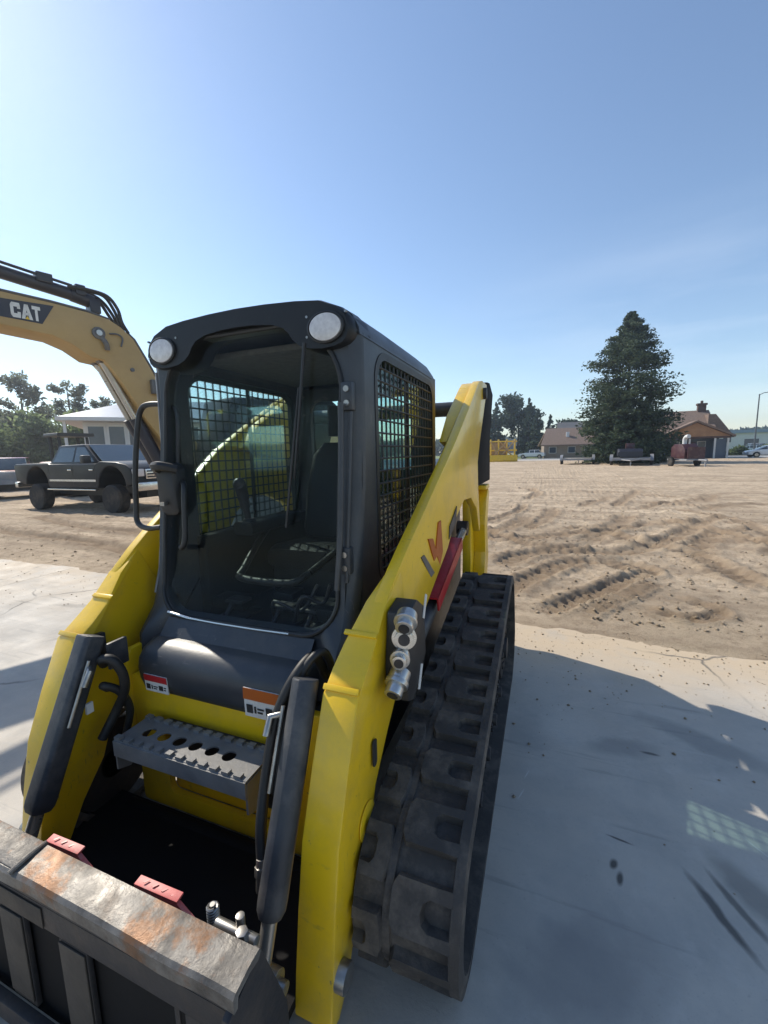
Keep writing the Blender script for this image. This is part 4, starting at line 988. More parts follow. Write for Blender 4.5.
# top rail: bent plate, rear edge higher, front lip folded down
rl = []
n = 26
for k in range(n + 1):
    x = -.622 + 1.244 * k / n
    j = lambda a: (vn(x * 9 + a) - .5)
    vn = lambda t: float(vnoise(np.array([t]), np.array([.3]), 4)[0])
    w = .003 * j(1); f_ = .006 * j(7)
    rl.append([(x, -.950, .546 + w), (x, -.955, .556 + w), (x, -.985, .556 + w), (x, -1.026 + f_, .549 + w), (x, -1.034 + f_, .543), (x, -1.034 + f_, .512 + f_), (x, -1.024 + f_, .512 + f_), (x, -1.020, .534), (x, -.985, .540), (x, -.960, .535)])
TR = MB().loft(rl).build('top_rail', 'worn', LD, smooth=24)
MB().b2((-.598, -1.000, .07), (.598, -.990, .40)).b2((-.598, -.988, .06), (.545, -.40, .09)).build('back_plate', 'deepblack', TR)  # second slab: added near-black sheet darkening the shaded ground under the machine
# weld-on pads and seam across the rail
MB().loft([[(x, y, z) for y, z in ((-.952, .5575), (-.985, .560), (-1.024, .5525), (-1.024, .548), (-.985, .553), (-.952, .552))] for x in (-.60, -.06)]).build('wear_plate', 'worn', TR, bevel=.002)
MB().tube(spline([(-.056, -.952, .557), (-.054, -.99, .559), (-.058, -1.035, .552)], 4), .006, 8).build('weld_bead', 'worn', TR)
# face frame: rear lattice below the rail
fr = MB()
fr.b2((-.60, -1.018, .405), (.60, -1.004, .475)); fr.b2((-.60, -1.018, .475), (.60, -.990, .535))
for x in (-.52, -.12, .12, .52):
    fr.b2((x - .05, -1.0175, .12), (x + .05, -1.0045, .405))
fr.b2((-.60, -1.045, .06), (.60, -1.02, .12))
fr.b2((-.60, -.988, .40), (.60, -.960, .534))
fr.build('plate_frame', 'darksteel', TR, bevel=.004)
MB().b2((-.47, -1.022, .412), (.02, -1.0185, .468)).build('wear_strip', 'dusty', TR, bevel=.002)
for x in (-.12, .12): MB().b2((x - .046, -1.022, .14), (x + .046, -1.018, .40)).build('wear_strip', 'dusty', TR, bevel=.002)
for s in (-1, 1):
    ep = MB().prism([(-.945, .545), (-1.045, .505), (-1.06, .10), (-1.0, .06), (-.90, .12), (-.87, .20), (-.87, .30), (-.90, .40)], 'x', s * .60, s * .618); ep.build('end_plate', 'darksteel', TR, bevel=.005)
    ip = MB().prism([(-.945, .50), (-1.003, .50), (-1.003, .10), (-.86, .14), (-.80, .22), (-.83, .34)], 'x', s * .42, s * .436); ip.build('inner_plate', 'darksteel', TR, bevel=.004)
    # bright nuts and pins near each end
    k = MB(); k.cyl((s * .56, -.935, .515), (s * .56, -.935, .545), .014, n=6); k.cyl((s * .53, -.905, .50), (s * .53, -.905, .535), .010, n=12); k.cyl((s * .47, -.915, .50), (s * .58, -.915, .50), .013, n=14)
    k.build('pin_nut', 'steel', TR, bevel=.002)
# locking levers, worn red
for x0_, x1_ in ((-.20, .00), (.16, .37)):
    pts = [(x0_, .450), (x1_ - .06, .457), (x1_, .415), (x1_, .400), (x0_, .400)]
    lv = MB().plate([(x, -.885 + .0, z - .012) for x, z in pts], (0, .012, 0)); 
    lv.plate([(x0_, -.885, 0.438), (x1_ - .06, -.885, 0.445), (x1_ - .06, -.862, 0.449), (x0_, -.862, 0.442)], (0, 0, .006))
    LV = lv.build('locking_lever', 'pinkred', TR, bevel=.002)
    k = MB()
    for q in range(4):
        xx = x0_ + .025 + q * .032
        k.plate([(xx, -.8865, .406), (xx + .006, -.8865, .406), (xx + .016, -.8865, .430), (xx + .010, -.8865, .430)], (0, .001, 0)); k.plate([(xx + .010, -.8870, .406), (xx + .016, -.8870, .406), (xx + .006, -.8870, .430), (xx, -.8870, .430)], (0, .001, 0))
        k.plate([(xx, -.878, .4505), (xx + .006, -.878, .4505), (xx + .016, -.868, .4515), (xx + .010, -.868, .4515)], (0, 0, .001))
    k.build('lever_marks', 'red', LV, smooth=0)
sp = MB().tube([(.445 + (.011 * math.cos(t * .7)), -.90 + .011 * math.sin(t * .7), .46 + t * .0008) for t in range(72)], .004, 6)
sp.cyl((.445, -.90, .44), (.445, -.90, .522), .006, n=10); sp.build('latch_spring', 'steel', TR)
bpy.data.objects.remove(QA)
# ================================================================== EXCAVATOR
# local frame: +x towards its rear, boom points to -x; origin on the ground below the boom elbow
EX = thing('excavator', 'ochre excavator with its bent boom raised behind the cab of the yellow loader', 'excavator', (-5.15, 3.43, 0), math.atan2(.952, .307))
# after rotation: local x -> (.307,.952), local y -> (-.952,.307)
bt = [(-3.2, 3.28), (-2.4, 3.53), (-1.45, 3.685), (-.91, 3.675), (-.51, 3.65), (-.25, 3.61), (-.10, 3.53), (.06, 3.39), (.27, 3.0), (.50, 2.52), (.86, 1.95), (1.05, 1.62)]
bb = [(1.02, 1.36), (.78, 1.40), (.56, 1.52), (.13, 2.19), (.04, 2.36), (-.14, 2.68), (-.29, 2.91), (-.37, 3.01), (-.54, 3.03), (-.74, 3.165), (-.96, 3.245), (-1.5, 3.28), (-2.4, 3.15), (-3.15, 3.03)]
BO = MB().prism(bt + bb, 'y', -.27, .27).build('boom', 'cat', EX, bevel=.015)
YB = -.272
MB().plate([(-2.05, YB - .002, 3.32), (-1.48, YB - .002, 3.375), (-1.06, YB - .002, 3.37), (-.91, YB - .002, 3.635), (-1.47, YB - .002, 3.60), (-2.05, YB - .002, 3.50)], (0, .001, 0)).build('decal', 'catblack', BO, smooth=0)
# lettering CAT: heavy strokes, slightly condensed; triangle under the A
def letter(mb, polys, ox, oz, w, h, sh=.0):
    for pl in polys: mb.plate([(ox + u * w, YB - .005, oz + v * h + (u * w) * sh) for u, v in pl], (0, .001, 0))
Cc = [[(.05, .12), (.32, .12), (.32, .88), (.05, .88), (0, .8), (0, .2)], [(.05, .88), (.32, .72), (.95, .72), (1, .80), (.95, 1), (.18, 1)], [(.05, .12), (.18, 0), (.95, 0), (1, .2), (.95, .28), (.32, .28)], [(.68, .60), (1, .60), (1, .80), (.68, .80)], [(.68, .20), (1, .20), (1, .40), (.68, .40)]]
Aa = [[(0, 0), (.30, 0), (.62, 1), (.34, 1)], [(.70, 0), (1, 0), (.66, 1), (.38, 1)], [(.24, .26), (.76, .26), (.70, .44), (.30, .44)]]
Tt = [[(0, .76), (1, .76), (1, 1), (0, 1)], [(.34, 0), (.66, 0), (.66, .77), (.34, .77)]]
for k_, (pl, ox, w) in enumerate(((Cc, -1.375, .10), (Aa, -1.27, .115), (Tt, -1.155, .088))):
    lt_ = MB(); letter(lt_, pl, ox, 3.395, w, .185, .0); lt_.build('letter', 'white', BO, smooth=0)
tri = MB(); tri.plate([(-1.237, YB - .006, 3.395), (-1.187, YB - .006, 3.395), (-1.212, YB - .006, 3.435)], (0, .001, 0)); tri.build('letter_accent', M['yellow'], BO, smooth=0)
# pin boss, holes, brackets on the flank
MB().cyl((-.41, YB - .03, 3.38), (-.41, YB + .01, 3.38), .085, n=24).build('pin_boss', 'catgrey', BO, bevel=.008)
MB().cyl((-.41, YB - .05, 3.38), (-.41, YB - .03, 3.38), .04, n=20).build('pin', 'rod', BO)
MB().tube(spline([(-.38, YB - .02, 3.32), (-.34, YB - .05, 3.24), (-.32, YB - .02, 3.16)], 4), .035, 8).build('hose_bracket', 'catgrey', BO)
MB().tube(spline([(-.27, YB - .015, 3.40), (-.16, YB - .02, 3.41), (-.10, YB - .02, 3.36), (-.13, YB - .02, 3.24)], 4), .012, 8).build('grease_line', 'catgrey', BO)
MB().b2((.24, YB - .08, 2.58), (.31, YB, 2.80)).b2((.33, YB - .08, 2.56), (.38, YB, 2.76)).build('work_lamp_bracket', 'catgrey', BO, bevel=.01)
MB().cyl((.0, YB - .015, 2.92), (.0, YB + .005, 2.92), .03, n=14).build('bolt', 'catgrey', BO)
# stick cylinder above the boom
sc_ = MB().cyl((-2.9, 0, 4.16), (-.62, 0, 3.93), .085, n=20)
SCY = sc_.build('stick_cylinder', 'catblack', EX)
MB().cyl((-.62, 0, 3.93), (-.34, 0, 3.88), .095, n=20).b2((-.42, -.10, 3.72), (-.28, .10, 3.92)).build('cylinder_mount', 'catblack', SCY, bevel=.01)
MB().b2((-1.02, -.12, 3.98), (-.84, .06, 4.10)).b2((-.58, -.12, 3.92), (-.46, .02, 4.06)).build('clamp_block', 'catblack', SCY, bevel=.01)
MB().tube([(-2.9, -.10, 4.255), (-.62, -.10, 4.02)], .02, 8).build('hard_line', 'catblack', SCY)
for k in range(4):
    y = -.22 + k * .13
    MB().tube(spline([(-.66, y * .5, 4.0), (-.42, y * .7, 4.0 + .01 * k), (-.22, y, 3.95 + .03 * (k % 2)), (-.10, y, 3.80), (-.06 + .02 * k, y, 3.62), (.02, y, 3.47)], 5), .024, 8).build('boom_hose', 'hose', EX, smooth=60)
for k in range(3):
    y = -.2 + k * .11
    MB().tube([(-2.4, y, 3.57), (-1.45, y, 3.72), (-.91, y, 3.71), (-.51, y, 3.685), (-.22, y, 3.63)], .018, 8).build('boom_line', 'catgrey', EX)
    MB().tube([(.0, y, 3.49), (.10, y, 3.40), (.31, y, 3.01), (.54, y, 2.53), (.89, y, 1.97)], .020, 8).build('boom_line', 'catgrey', EX)
# boom cylinders
for s in (-1, 1):
    p0, p1 = Vector((-.36, s * .11, 3.06)), Vector((.40, s * .11, 1.36)); d = (p1 - p0).normalized()
    bc = MB().cyl(p0 + d * .95, p1 + d * .15, .095, n=20).build('boom_cylinder', 'catblack', EX)
    MB().cyl(p0, p0 + d * .97, .052, n=18).build('cylinder_rod', 'rod', bc)
    MB().cyl((p0.x, s * .04, p0.z), (p0.x, s * .18, p0.z), .075, n=18).build('rod_eye', 'catgrey', bc)
# stick and bucket beyond the boom tip
SK = MB().prism([(-3.75, 3.95), (-3.35, 4.05), (-2.95, 3.35), (-2.98, 3.02), (-3.6, 1.2), (-3.78, 1.2), (-3.72, 3.1)], 'y', -.17, .17).build('stick', 'cat', EX, bevel=.015)
bk_ = MB().loft([[(x, y, z) for x, z in ((-3.78, 1.25), (-3.35, 1.25), (-2.9, 1.05), (-2.75, .75), (-2.85, .45), (-3.15, .28), (-3.55, .30), (-3.60, .34), (-3.15, .36), (-2.95, .50), (-2.87, .78), (-3.0, .98), (-3.4, 1.17), (-3.78, 1.17))] for y in (-.5, .5)])
bk_.build('bucket', 'catgrey', EX, bevel=.01)
# undercarriage
for s in (-1, 1):
    loop = []
    for cx, a0 in ((1.35, 90), (4.35, -90)):
        loop += [(cx + .42 * math.cos(R(a0 + 15 * k)), .43 + .42 * math.sin(R(a0 + 15 * k))) for k in range(13)]
    MB().prism(loop, 'y', s * .82, s * 1.32).build('crawler_track', 'catgrey', EX, bevel=.02)
MB().b2((1.6, -.82, .35), (4.1, .82, .85)).cyl((2.85, 0, .85), (2.85, 0, 1.10), .62).build('carbody', 'catgrey', EX, bevel=.02)
# upper house and cab
hs_ = MB().prism([(.95, 1.10), (.95, 1.55), (2.2, 1.62), (2.4, 2.02), (4.75, 2.02), (4.98, 1.8), (4.98, 1.15), (4.6, 1.08)], 'y', -1.25, 1.25)
HO = hs_.build('engine_house', 'cat', EX, bevel=.05)
MB().prism([(4.35, 1.16), (4.35, 2.04), (4.80, 2.04), (5.02, 1.8), (5.02, 1.16)], 'y', -1.27, 1.27).build('counterweight', 'catgrey', EX, bevel=.06)
ec = MB().prism([(.80, 1.12), (.86, 1.6), (1.10, 2.52), (2.25, 2.58), (2.35, 2.4), (2.35, 1.12)], 'y', -1.22, -.30)
EC = ec.build('operator_cab', 'catblack', EX, bevel=.05)
MB().prism([(1.02, 1.75), (1.20, 2.42), (2.15, 2.45), (2.15, 1.75)], 'y', -1.228, -1.222).build('cab_window', 'pane', EC)
# ================================================================== FOLIAGE
rng_ = np.random.default_rng(11)
def leaf_mesh(name, C, S, m, flat=.0, tri=False):
    """C: (n,3) clump centres, S: (n,) sizes; every clump is a small bent leaf-shaped face"""
    n = len(C)
    a = rng_.normal(size=(n, 3)); a[:, 2] *= (1 - flat); a /= np.linalg.norm(a, axis=1, keepdims=True)
    b = rng_.normal(size=(n, 3)); b -= (b * a).sum(1, keepdims=True) * a; b /= np.linalg.norm(b, axis=1, keepdims=True)
    S = S[:, None]
    V = np.stack([C - a * S, C + b * S * .5, C + a * S, C - b * S * .5], 1).reshape(-1, 3)
    F = np.arange(4 * n).reshape(n, 4)
    return np_mesh(name, V, F, m, smooth=False)
def part(name, me, parent):
    o = bpy.data.objects.new(name, me); COL.objects.link(o); o.parent = parent; return o
def limbs(mb, base, tip, r0, n, spread, seed):
    rnd = random.Random(seed); ends = []
    mb.tube(spline([base, Vector(base) * .5 + Vector(tip) * .5 + Vector((rnd.uniform(-.2, .2), rnd.uniform(-.2, .2), 0)), tip], 4), [r0 * (1 - .85 * k / 8) for k in range(9)], 8)
    h = (Vector(tip) - Vector(base)).length
    for k in range(n):
        t = rnd.uniform(.25, .95); p = Vector(base).lerp(Vector(tip), t); a = rnd.uniform(0, 6.283)
        l = spread * rnd.uniform(.6, 1.1) * (1.15 - .6 * t)
        e = p + Vector((math.cos(a) * l, math.sin(a) * l, l * rnd.uniform(.35, .95)))
        mb.tube([p, p.lerp(e, .5) + Vector((0, 0, -.08 * l)), e], [r0 * .4 * (1.1 - t), r0 * .25 * (1.1 - t), r0 * .06], 6)
        ends.append((p, e))
    return ends
def broad_tree(label, cat, loc, h, w, seed, m='leaf_dec', n=2600, leaf=.35, sparse=0., group=None, trunk=.25):
    t = thing('broadleaf_tree', label, cat, loc, 0, group)
    mb = MB(); ends = limbs(mb, (0, 0, -.3), (0, 0, h * .92), h * .022, 16, w * .55, seed)
    mb.build('trunk', 'bark', t)
    r = np.random.default_rng(seed); cl = []
    for p, e in ends:
        for q in (1, .72, .5): cl.append((np.array(p.lerp(e, q)), w * (.14 + .09 * r.random()) * (1 - .3 * sparse)))
    cl.append((np.array([0, 0, h * .93]), w * .15))
    if sparse < .5:
        for k in range(10):
            a = r.random() * 6.28; q = r.random() ** .5 * w * .34; cl.append((np.array([math.cos(a) * q, math.sin(a) * q, h * (trunk + .1 + .5 * r.random())]), w * .2))
    Cs = []
    for k in range(n):
        c, s = cl[r.integers(len(cl))]; d = r.normal(size=3); d /= np.linalg.norm(d); Cs.append(c + d * s * r.random() ** .45 * np.array([1, 1, .8]))
    Cs = np.array(Cs); Cs[:, 2] = np.clip(Cs[:, 2], h * .06, None)
    part('crown', leaf_mesh('crown', Cs, leaf * (.5 + r.random(n)), m), t); return t
def conifer(label, loc, h, w, seed, m='leaf_pine', n=3500, leaf=.4, group=None, prof=None, base=.06, name='conifer_tree'):
    t = thing(name, label, 'tree', loc, 0, group)
    r = np.random.default_rng(seed); rnd = random.Random(seed)
    mb = MB().tube([(0, 0, -.3), (0, 0, h * .5), (0, 0, h * .99)], [h * .018, h * .011, h * .002], 8)
    prof = prof or (lambda q: (1 - q) ** .8 * min(1, .55 + q * 4))
    Cs = []; Sz = []
    per = 42 if n < 10000 else 72
    nb = int(n / per)
    for k in range(nb):
        q = base + (1 - base) * (r.random() ** 1.15) * .985; a = r.random() * 6.283
        l = w / 2 * prof(q) * (.58 + .46 * r.random() + .10 * math.sin(a * 2 + seed) + .07 * math.sin(a * 3 + q * 9))
        z0 = h * q; lift = .22 if q > .6 else -.05
        e = np.array([math.cos(a) * l, math.sin(a) * l, z0 + l * (lift - .12 * r.random())])
        if k % 3 == 0: mb.tube([(0, 0, z0 - .1), tuple((np.array([0, 0, z0]) + e) / 2 + np.array([0, 0, .06 * l])), tuple(e)], [h * .005 * (1.1 - q), h * .003 * (1.1 - q), .012], 5)
        for j in range(per):
            u = .18 + .86 * r.random() ** .7
            c = np.array([0, 0, z0]) * (1 - u) + e * u
            c = c + np.clip(r.normal(size=3), -1.5, 1.5) * np.array([.10 * l + .05, .10 * l + .05, .035 * l + .05]) * (1.05 - .4 * u)
            c[2] -= .25 * abs(r.normal()) * leaf * (1 + u)
            Cs.append(c); Sz.append(leaf * (.45 + .8 * r.random()) * (1 - .45 * q))
    mb.build('trunk', 'bark', t)
    part('crown', leaf_mesh('crown', np.array(Cs), np.array(Sz), m, flat=.35), t); return t

# ---- big spruce behind the trailers
def sp_prof(q):
    P = [(0, .86), (.10, .98), (.25, 1.0), (.45, .98), (.55, .93), (.68, .74), (.80, .46), (.90, .24), (.97, .10), (1, .03)]
    for (a, b), (c, d) in zip(P, P[1:]):
        if q <= c: return b + (d - b) * (q - a) / (c - a)
    return .03
conifer('huge dark spruce towering behind the three parked trailers', (8.9, 48.2, -.05), 15.2, 10.0, 5, 'leaf_spruce', 52000, .22, prof=sp_prof, base=.03, name='spruce_tree')
# ---- trees across the street, left of the spruce
G1 = 'trees across the street left of the spruce'
conifer('tall blue-green conifer partly hidden by the black arm of the loader', (-9.0, 94, 0), 12.2, 6.0, 21, n=5200, leaf=.38, group=G1)
broad_tree('tall round-topped grey-green tree left of the pointed conifers across the street', 'tree', (-4.6, 97, 0), 12.8, 8.5, 22, 'leaf_pine', 6000, .36, group=G1)
conifer('tallest twin-topped conifer in the row across the street', (-2.1, 92, 0), 12.4, 6.4, 23, n=5600, leaf=.38, group=G1)
conifer('dense broad conifer standing above the white sedan', (-.3, 88, 0), 9.6, 6.0, 24, n=5600, leaf=.38, group=G1)
conifer('small pointed conifer left of the brown roof', (2.1, 95, 0), 9.0, 4.4, 25, n=4200, leaf=.36, group=G1)
broad_tree('low dark tree peeking over the brown roof beside the spruce', 'tree', (5.4, 99, 0), 7.6, 6, 26, 'leaf_pine', 1500, .5, group=G1)
broad_tree('dark bushy tree just right of the loader arm behind the yellow frame', 'tree', (-11.5, 97, 0), 9.0, 8, 27, 'leaf_pine', 2000, .5, group=G1)
# ---- thin tall trees at the left
G2 = 'thin tall trees behind the pickup truck'
broad_tree('gaunt open-crowned tree at the left edge above the red car', 'tree', (-56.0, 25.5, 0), 11.2, 4.0, 31, 'leaf_olive', 1500, .20, 1, G2)
broad_tree('tallest gaunt tree with bare upright limbs left of the boom', 'tree', (-52.8, 28.2, 0), 11.6, 5.6, 32, 'leaf_olive', 2600, .21, 1, G2)
broad_tree('gaunt tree with two leaning tops next to the white building', 'tree', (-50.0, 31.2, 0), 10.8, 5.0, 33, 'leaf_olive', 2400, .21, 1, G2)
broad_tree('smallest gaunt tree directly left of the white building roof', 'tree', (-48.0, 33.8, 0), 9.4, 3.0, 34, 'leaf_olive', 1100, .20, 1, G2)
G3 = 'leafy trees behind the pickup truck'
for k, (x, y, h, w, lb) in enumerate(((-60, 24.5, 5.4, 9, 'bright bushy tree at the left edge over the red car'), (-50, 24.5, 4.3, 7, 'rounded leafy tree between the red car and the pickup bed'), (-46, 27.5, 4.8, 7.5, 'leafy tree behind the yellow roller'), (-45, 31.5, 4.6, 6.5, 'leafy tree beside the corner of the white building'), (-57, 31, 6.0, 9, 'darker leafy tree in the second row behind the pickup bed'))):
    broad_tree(lb, 'tree', (x, y, -.1), h, w, 40 + k, 'leaf_dec', 6000, .22, 0, G3, trunk=.05)
# far woods: masses nobody could count
def woods(name, x0, x1, y, h, n, seed, leaf):
    r = np.random.default_rng(seed); u = r.random(n); x = x0 + (x1 - x0) * u
    top = h * (.55 + .6 * fbm(x / (h * .8), x * 0 + seed, 4, seed)); z = top * r.random(n) ** .7
    C_ = np.stack([x, y + r.normal(size=n) * h * .5, z], 1)
    o = bpy.data.objects.new(name, leaf_mesh(name, C_, leaf * (.5 + r.random(n)), 'leaf_pine')); COL.objects.link(o); tag(o, kind='stuff'); return o
woods('distant_woods', -40, 260, 330, 13, 9000, 3, 2.4)
woods('distant_woods', -420, -30, 190, 8.5, 9000, 4, 1.5)

# ================================================================== HOUSES ACROSS THE STREET
H1 = thing('ranch_house', 'house with a brown shingle roof and cedar gable porch right of the spruce', 'house', (18.6, 66.5, 0), R(-3))
MB().b2((-6.5, -3.2, -.1), (3.2, 5, 3.0)).build('wall', 'wallblue', H1)
rf = MB().loft([[(x, -4.2, 2.95), (x, 1.0, 6.35), (x, 6.0, 2.95), (x, 6.0, 2.75), (x, 1.0, 6.12), (x, -4.2, 2.75)] for x in (-8, 2.5, 2.501, 2.9)]); RF = rf.build('roof', 'shingle', H1)
MB().prism([(2.2, 5.6), (2.95, 5.6), (5.0, 2.8), (5.0, 2.6), (2.2, 2.6)], 'y', -2.0, 5.5).build('side_roof', 'shingle', H1)
CHM = MB().b2((1.6, .6, 5.6), (2.5, 1.3, 7.1)).b2((1.5, .5, 7.0), (2.6, 1.4, 7.25)).build('chimney', 'brick', RF)
MB().cyl((2.05, .95, 7.2), (2.05, .95, 7.6), .16, n=12).build('chimney_pot', 'brick', CHM)
gb = MB().prism([(-3.3, 2.75), (.4, 4.45), (3.9, 2.75)], 'y', -4.9, -4.75); gb.build('gable', 'cedar', H1)
gr = MB().prism([(-3.7, 2.62), (.4, 4.52), (4.3, 2.62), (4.3, 2.85), (.4, 4.75), (-3.7, 2.85)], 'y', -5.2, -1.0); gr.build('porch_roof', 'shingle', H1)
MB().b2((-3.4, -4.85, 2.5), (3.95, -4.65, 2.74)).build('porch_beam', 'brick', H1)
for x in (-3.2, -.2, 2.4, 3.7): MB().b2((x - .09, -4.85, -.1), (x + .09, -4.67, 2.5)).build('porch_post', 'wall', H1)
for x, w, z0, z1 in ((-4.8, 1.6, .9, 2.2), (-1.6, 1.4, .9, 2.2), (1.4, .9, .6, 2.2)):
    f = MB().b2((x - w / 2, -3.27, z0), (x + w / 2, -3.2, z1)).build('window', 'wall', H1); MB().b2((x - w / 2 + .08, -3.29, z0 + .08), (x + w / 2 - .08, -3.272, z1 - .08)).build('pane', 'pane', f)
dr = MB().b2((-.1, -3.28, -.1), (.8, -3.2, 2.1)).build('door', 'maroon', H1); MB().cyl((.7, -3.33, 1), (.7, -3.27, 1), .04, n=10).build('handle', 'steel', dr)
MB().b2((2.4, -4.6, -.1), (3.6, -3.2, 2.4)).build('porch_wall', 'wallblue', H1)
H2 = thing('small_house', 'low house under a broad brown roof left of the spruce', 'house', (5.0, 79.5, 0), R(4))
MB().b2((-4.2, -3, -.1), (4.5, 4, 2.6)).build('wall', 'walltan', H2)
rf = MB().loft([[(x, -3.9, 2.35), (x + q, .6, 5.3), (x, 4.9, 2.35), (x, 4.9, 2.15), (x + q, .6, 5.1), (x, -3.9, 2.15)] for x, q in ((-4.8, 1.2), (5.0, -.6))]); RF = rf.build('roof', 'shingle', H2)
MB().b2((-.6, -1.9, 3.6), (-.1, -1.5, 4.5)).build('roof_vent', 'wall', RF)
for x in (-2.8, .2, 2.8):
    f = MB().b2((x - .6, -3.07, .9), (x + .6, -3.0, 2.0)).build('window', 'wall', H2); MB().b2((x - .52, -3.09, .98), (x + .52, -3.072, 1.92)).build('pane', 'pane', f)
MB().prism([(-4.2, 2.2), (.6, 5.0), (4, 2.2)], 'x', -4.22, -4.15) if 0 else None
g2 = MB().loft([[(-1.5, y, 5.0), (1.9, y, 6.3), (5, y, 5.0)] for y in (3.4, 8)]); 
H4 = thing('grey_house', 'grey roof showing just behind the low brown-roofed house', 'house', (7.2, 92, 0))
MB().b2((-3.4, -3, -.1), (3.4, 4, 4.2)).build('wall', 'walltan', H4); MB().loft([[(x, -3.6, 4.1), (x, .5, 7.0), (x, 4.6, 4.1)] for x in (-3.8, 3.8)]).build('roof', 'catgrey', H4)
# white building behind the pickup
H3 = thing('site_office', 'white building with tall dark windows and a blue-grey hip roof behind the pickup', 'building', (-24.6, 20.0, 0), R(48))
# local x runs along the front face
MB().b2((-3.7, 0, -.1), (9, 7, 4.0)).build('wall', 'wall', H3)
MB().loft([[(-4.9, -1.2, 4.02), (10.2, -1.2, 4.02), (10.2, 8.2, 4.02), (-4.9, 8.2, 4.02)], [(-4.9, -1.2, 4.25), (10.2, -1.2, 4.25), (10.2, 8.2, 4.25), (-4.9, 8.2, 4.25)]]).build('eaves', 'wall', H3)
MB().loft([[(-4.8, -1.1, 4.255), (10.1, -1.1, 4.255), (10.1, 8.1, 4.255), (-4.8, 8.1, 4.255)], [(-.6, 3.2, 5.9), (6.5, 3.2, 5.9), (6.5, 3.8, 5.9), (-.6, 3.8, 5.9)]]).build('roof', 'metalroof', H3, smooth=0)
for k in range(10):
    x = -3.0 + k * 1.15
    f = MB().b2((x - .53, -.06, .6), (x + .53, 0, 3.85)).build('window', 'wall', H3); MB().b2((x - .43, -.08, .72), (x + .43, -.062, 3.72)).build('pane', 'pane', f)
for k in range(3):
    y = 1.2 + k * 2.1
    f = MB().b2((-3.76, y - .8, .6), (-3.7, y + .8, 3.85)).build('window', 'wall', H3); MB().b2((-3.78, y - .68, .72), (-3.762, y + .68, 3.72)).build('pane', 'pane', f)
MB().b2((-4.6, -.9, -.1), (-4.45, -.75, 4.02)).build('porch_post', 'wall', H3)

# ================================================================== VEHICLES
def wheel_mb(r, w, n=28):
    b = MB(); prof = [(-w / 2, r * .62), (-w / 2, r * .9), (-w * .38, r), (w * .38, r), (w / 2, r * .9), (w / 2, r * .62), (w * .3, r * .58)]
    b.loft([[(rr * math.cos(2 * math.pi * k / n), y, rr * math.sin(2 * math.pi * k / n)) for k in range(n)] for y, rr in prof]); return b
def add_wheel(par, x, y, r, w, s, rim='steel', spokes=6):
    t = wheel_mb(r, w).build('wheel', 'tyre', par, loc=(x, y, r), smooth=40)
    b = MB(); b.cyl((0, s * w * .25, 0), (0, s * w * .34, 0), r * .60, n=28)
    b.build('rim', rim, t)
    b = MB().cyl((0, s * w * .34, 0), (0, s * w * .42, 0), r * .16, n=14)
    for k in range(spokes):
        a = 2 * math.pi * k / spokes; b.box((math.cos(a) * r * .34, s * w * .36, math.sin(a) * r * .34), (r * .5, w * .08, r * .13), Matrix.Rotation(-a, 3, 'Y'))
    b.build('hub', rim, t); return t
# ---- lifted crew-cab pickup; local +x forward, right-hand side at -y faces the camera
TK = thing('pickup_truck', 'lifted dark green-black crew-cab pickup with oversized tyres on the dirt behind the excavator boom', 'pickup truck', (-12.05, 7.75, 0), R(-2))
W2 = .98
def arch(cx, r, z0, n=9): return [(cx + r * math.cos(R(180 - 180 * k / n)), z0 + r * math.sin(R(180 - 180 * k / n))) for k in range(n + 1)]
side = [(-2.92, .92), (-2.95, 1.42), (-2.86, 1.46), (-1.12, 1.47), (-1.06, 1.44), (1.15, 1.44), (1.35, 1.50), (2.0, 1.47), (2.40, 1.40), (2.60, 1.28), (2.66, .86), (2.5, .80)] + arch(1.78, .58, .78)[::-1] + [(1.15, .72), (-1.18, .72)] + arch(-1.78, .58, .80)[::-1] + [(-2.4, .80)]
TB = MB().prism(side, 'y', -W2, W2).build('body', 'truck', TK, bevel=.06, seg=3)
MB().b2((-2.80, -.82, 1.475), (-1.20, .82, 1.48)).build('bed_cover', 'catgrey', TB, bevel=.002)
gh = MB().loft([[(-1.10, -w1, 1.43), (1.30, -w1, 1.43), (1.30, w1, 1.43), (-1.10, w1, 1.43)] for w1 in (.94,)] + [[(-.80, -.76, 2.00), (.42, -.76, 2.02), (.42, .76, 2.02), (-.80, .76, 2.00)]])
GHS = gh.build('cab', 'truck', TB, bevel=.05)
def sidewin(xa, xb, xc, xd, s):
    def P(x, z): return (x, s * (.94 - (z - 1.43) / .57 * .18 + .006), z)
    return [P(xa, 1.50), P(xb, 1.50), P(xc, 1.93), P(xd, 1.93)]
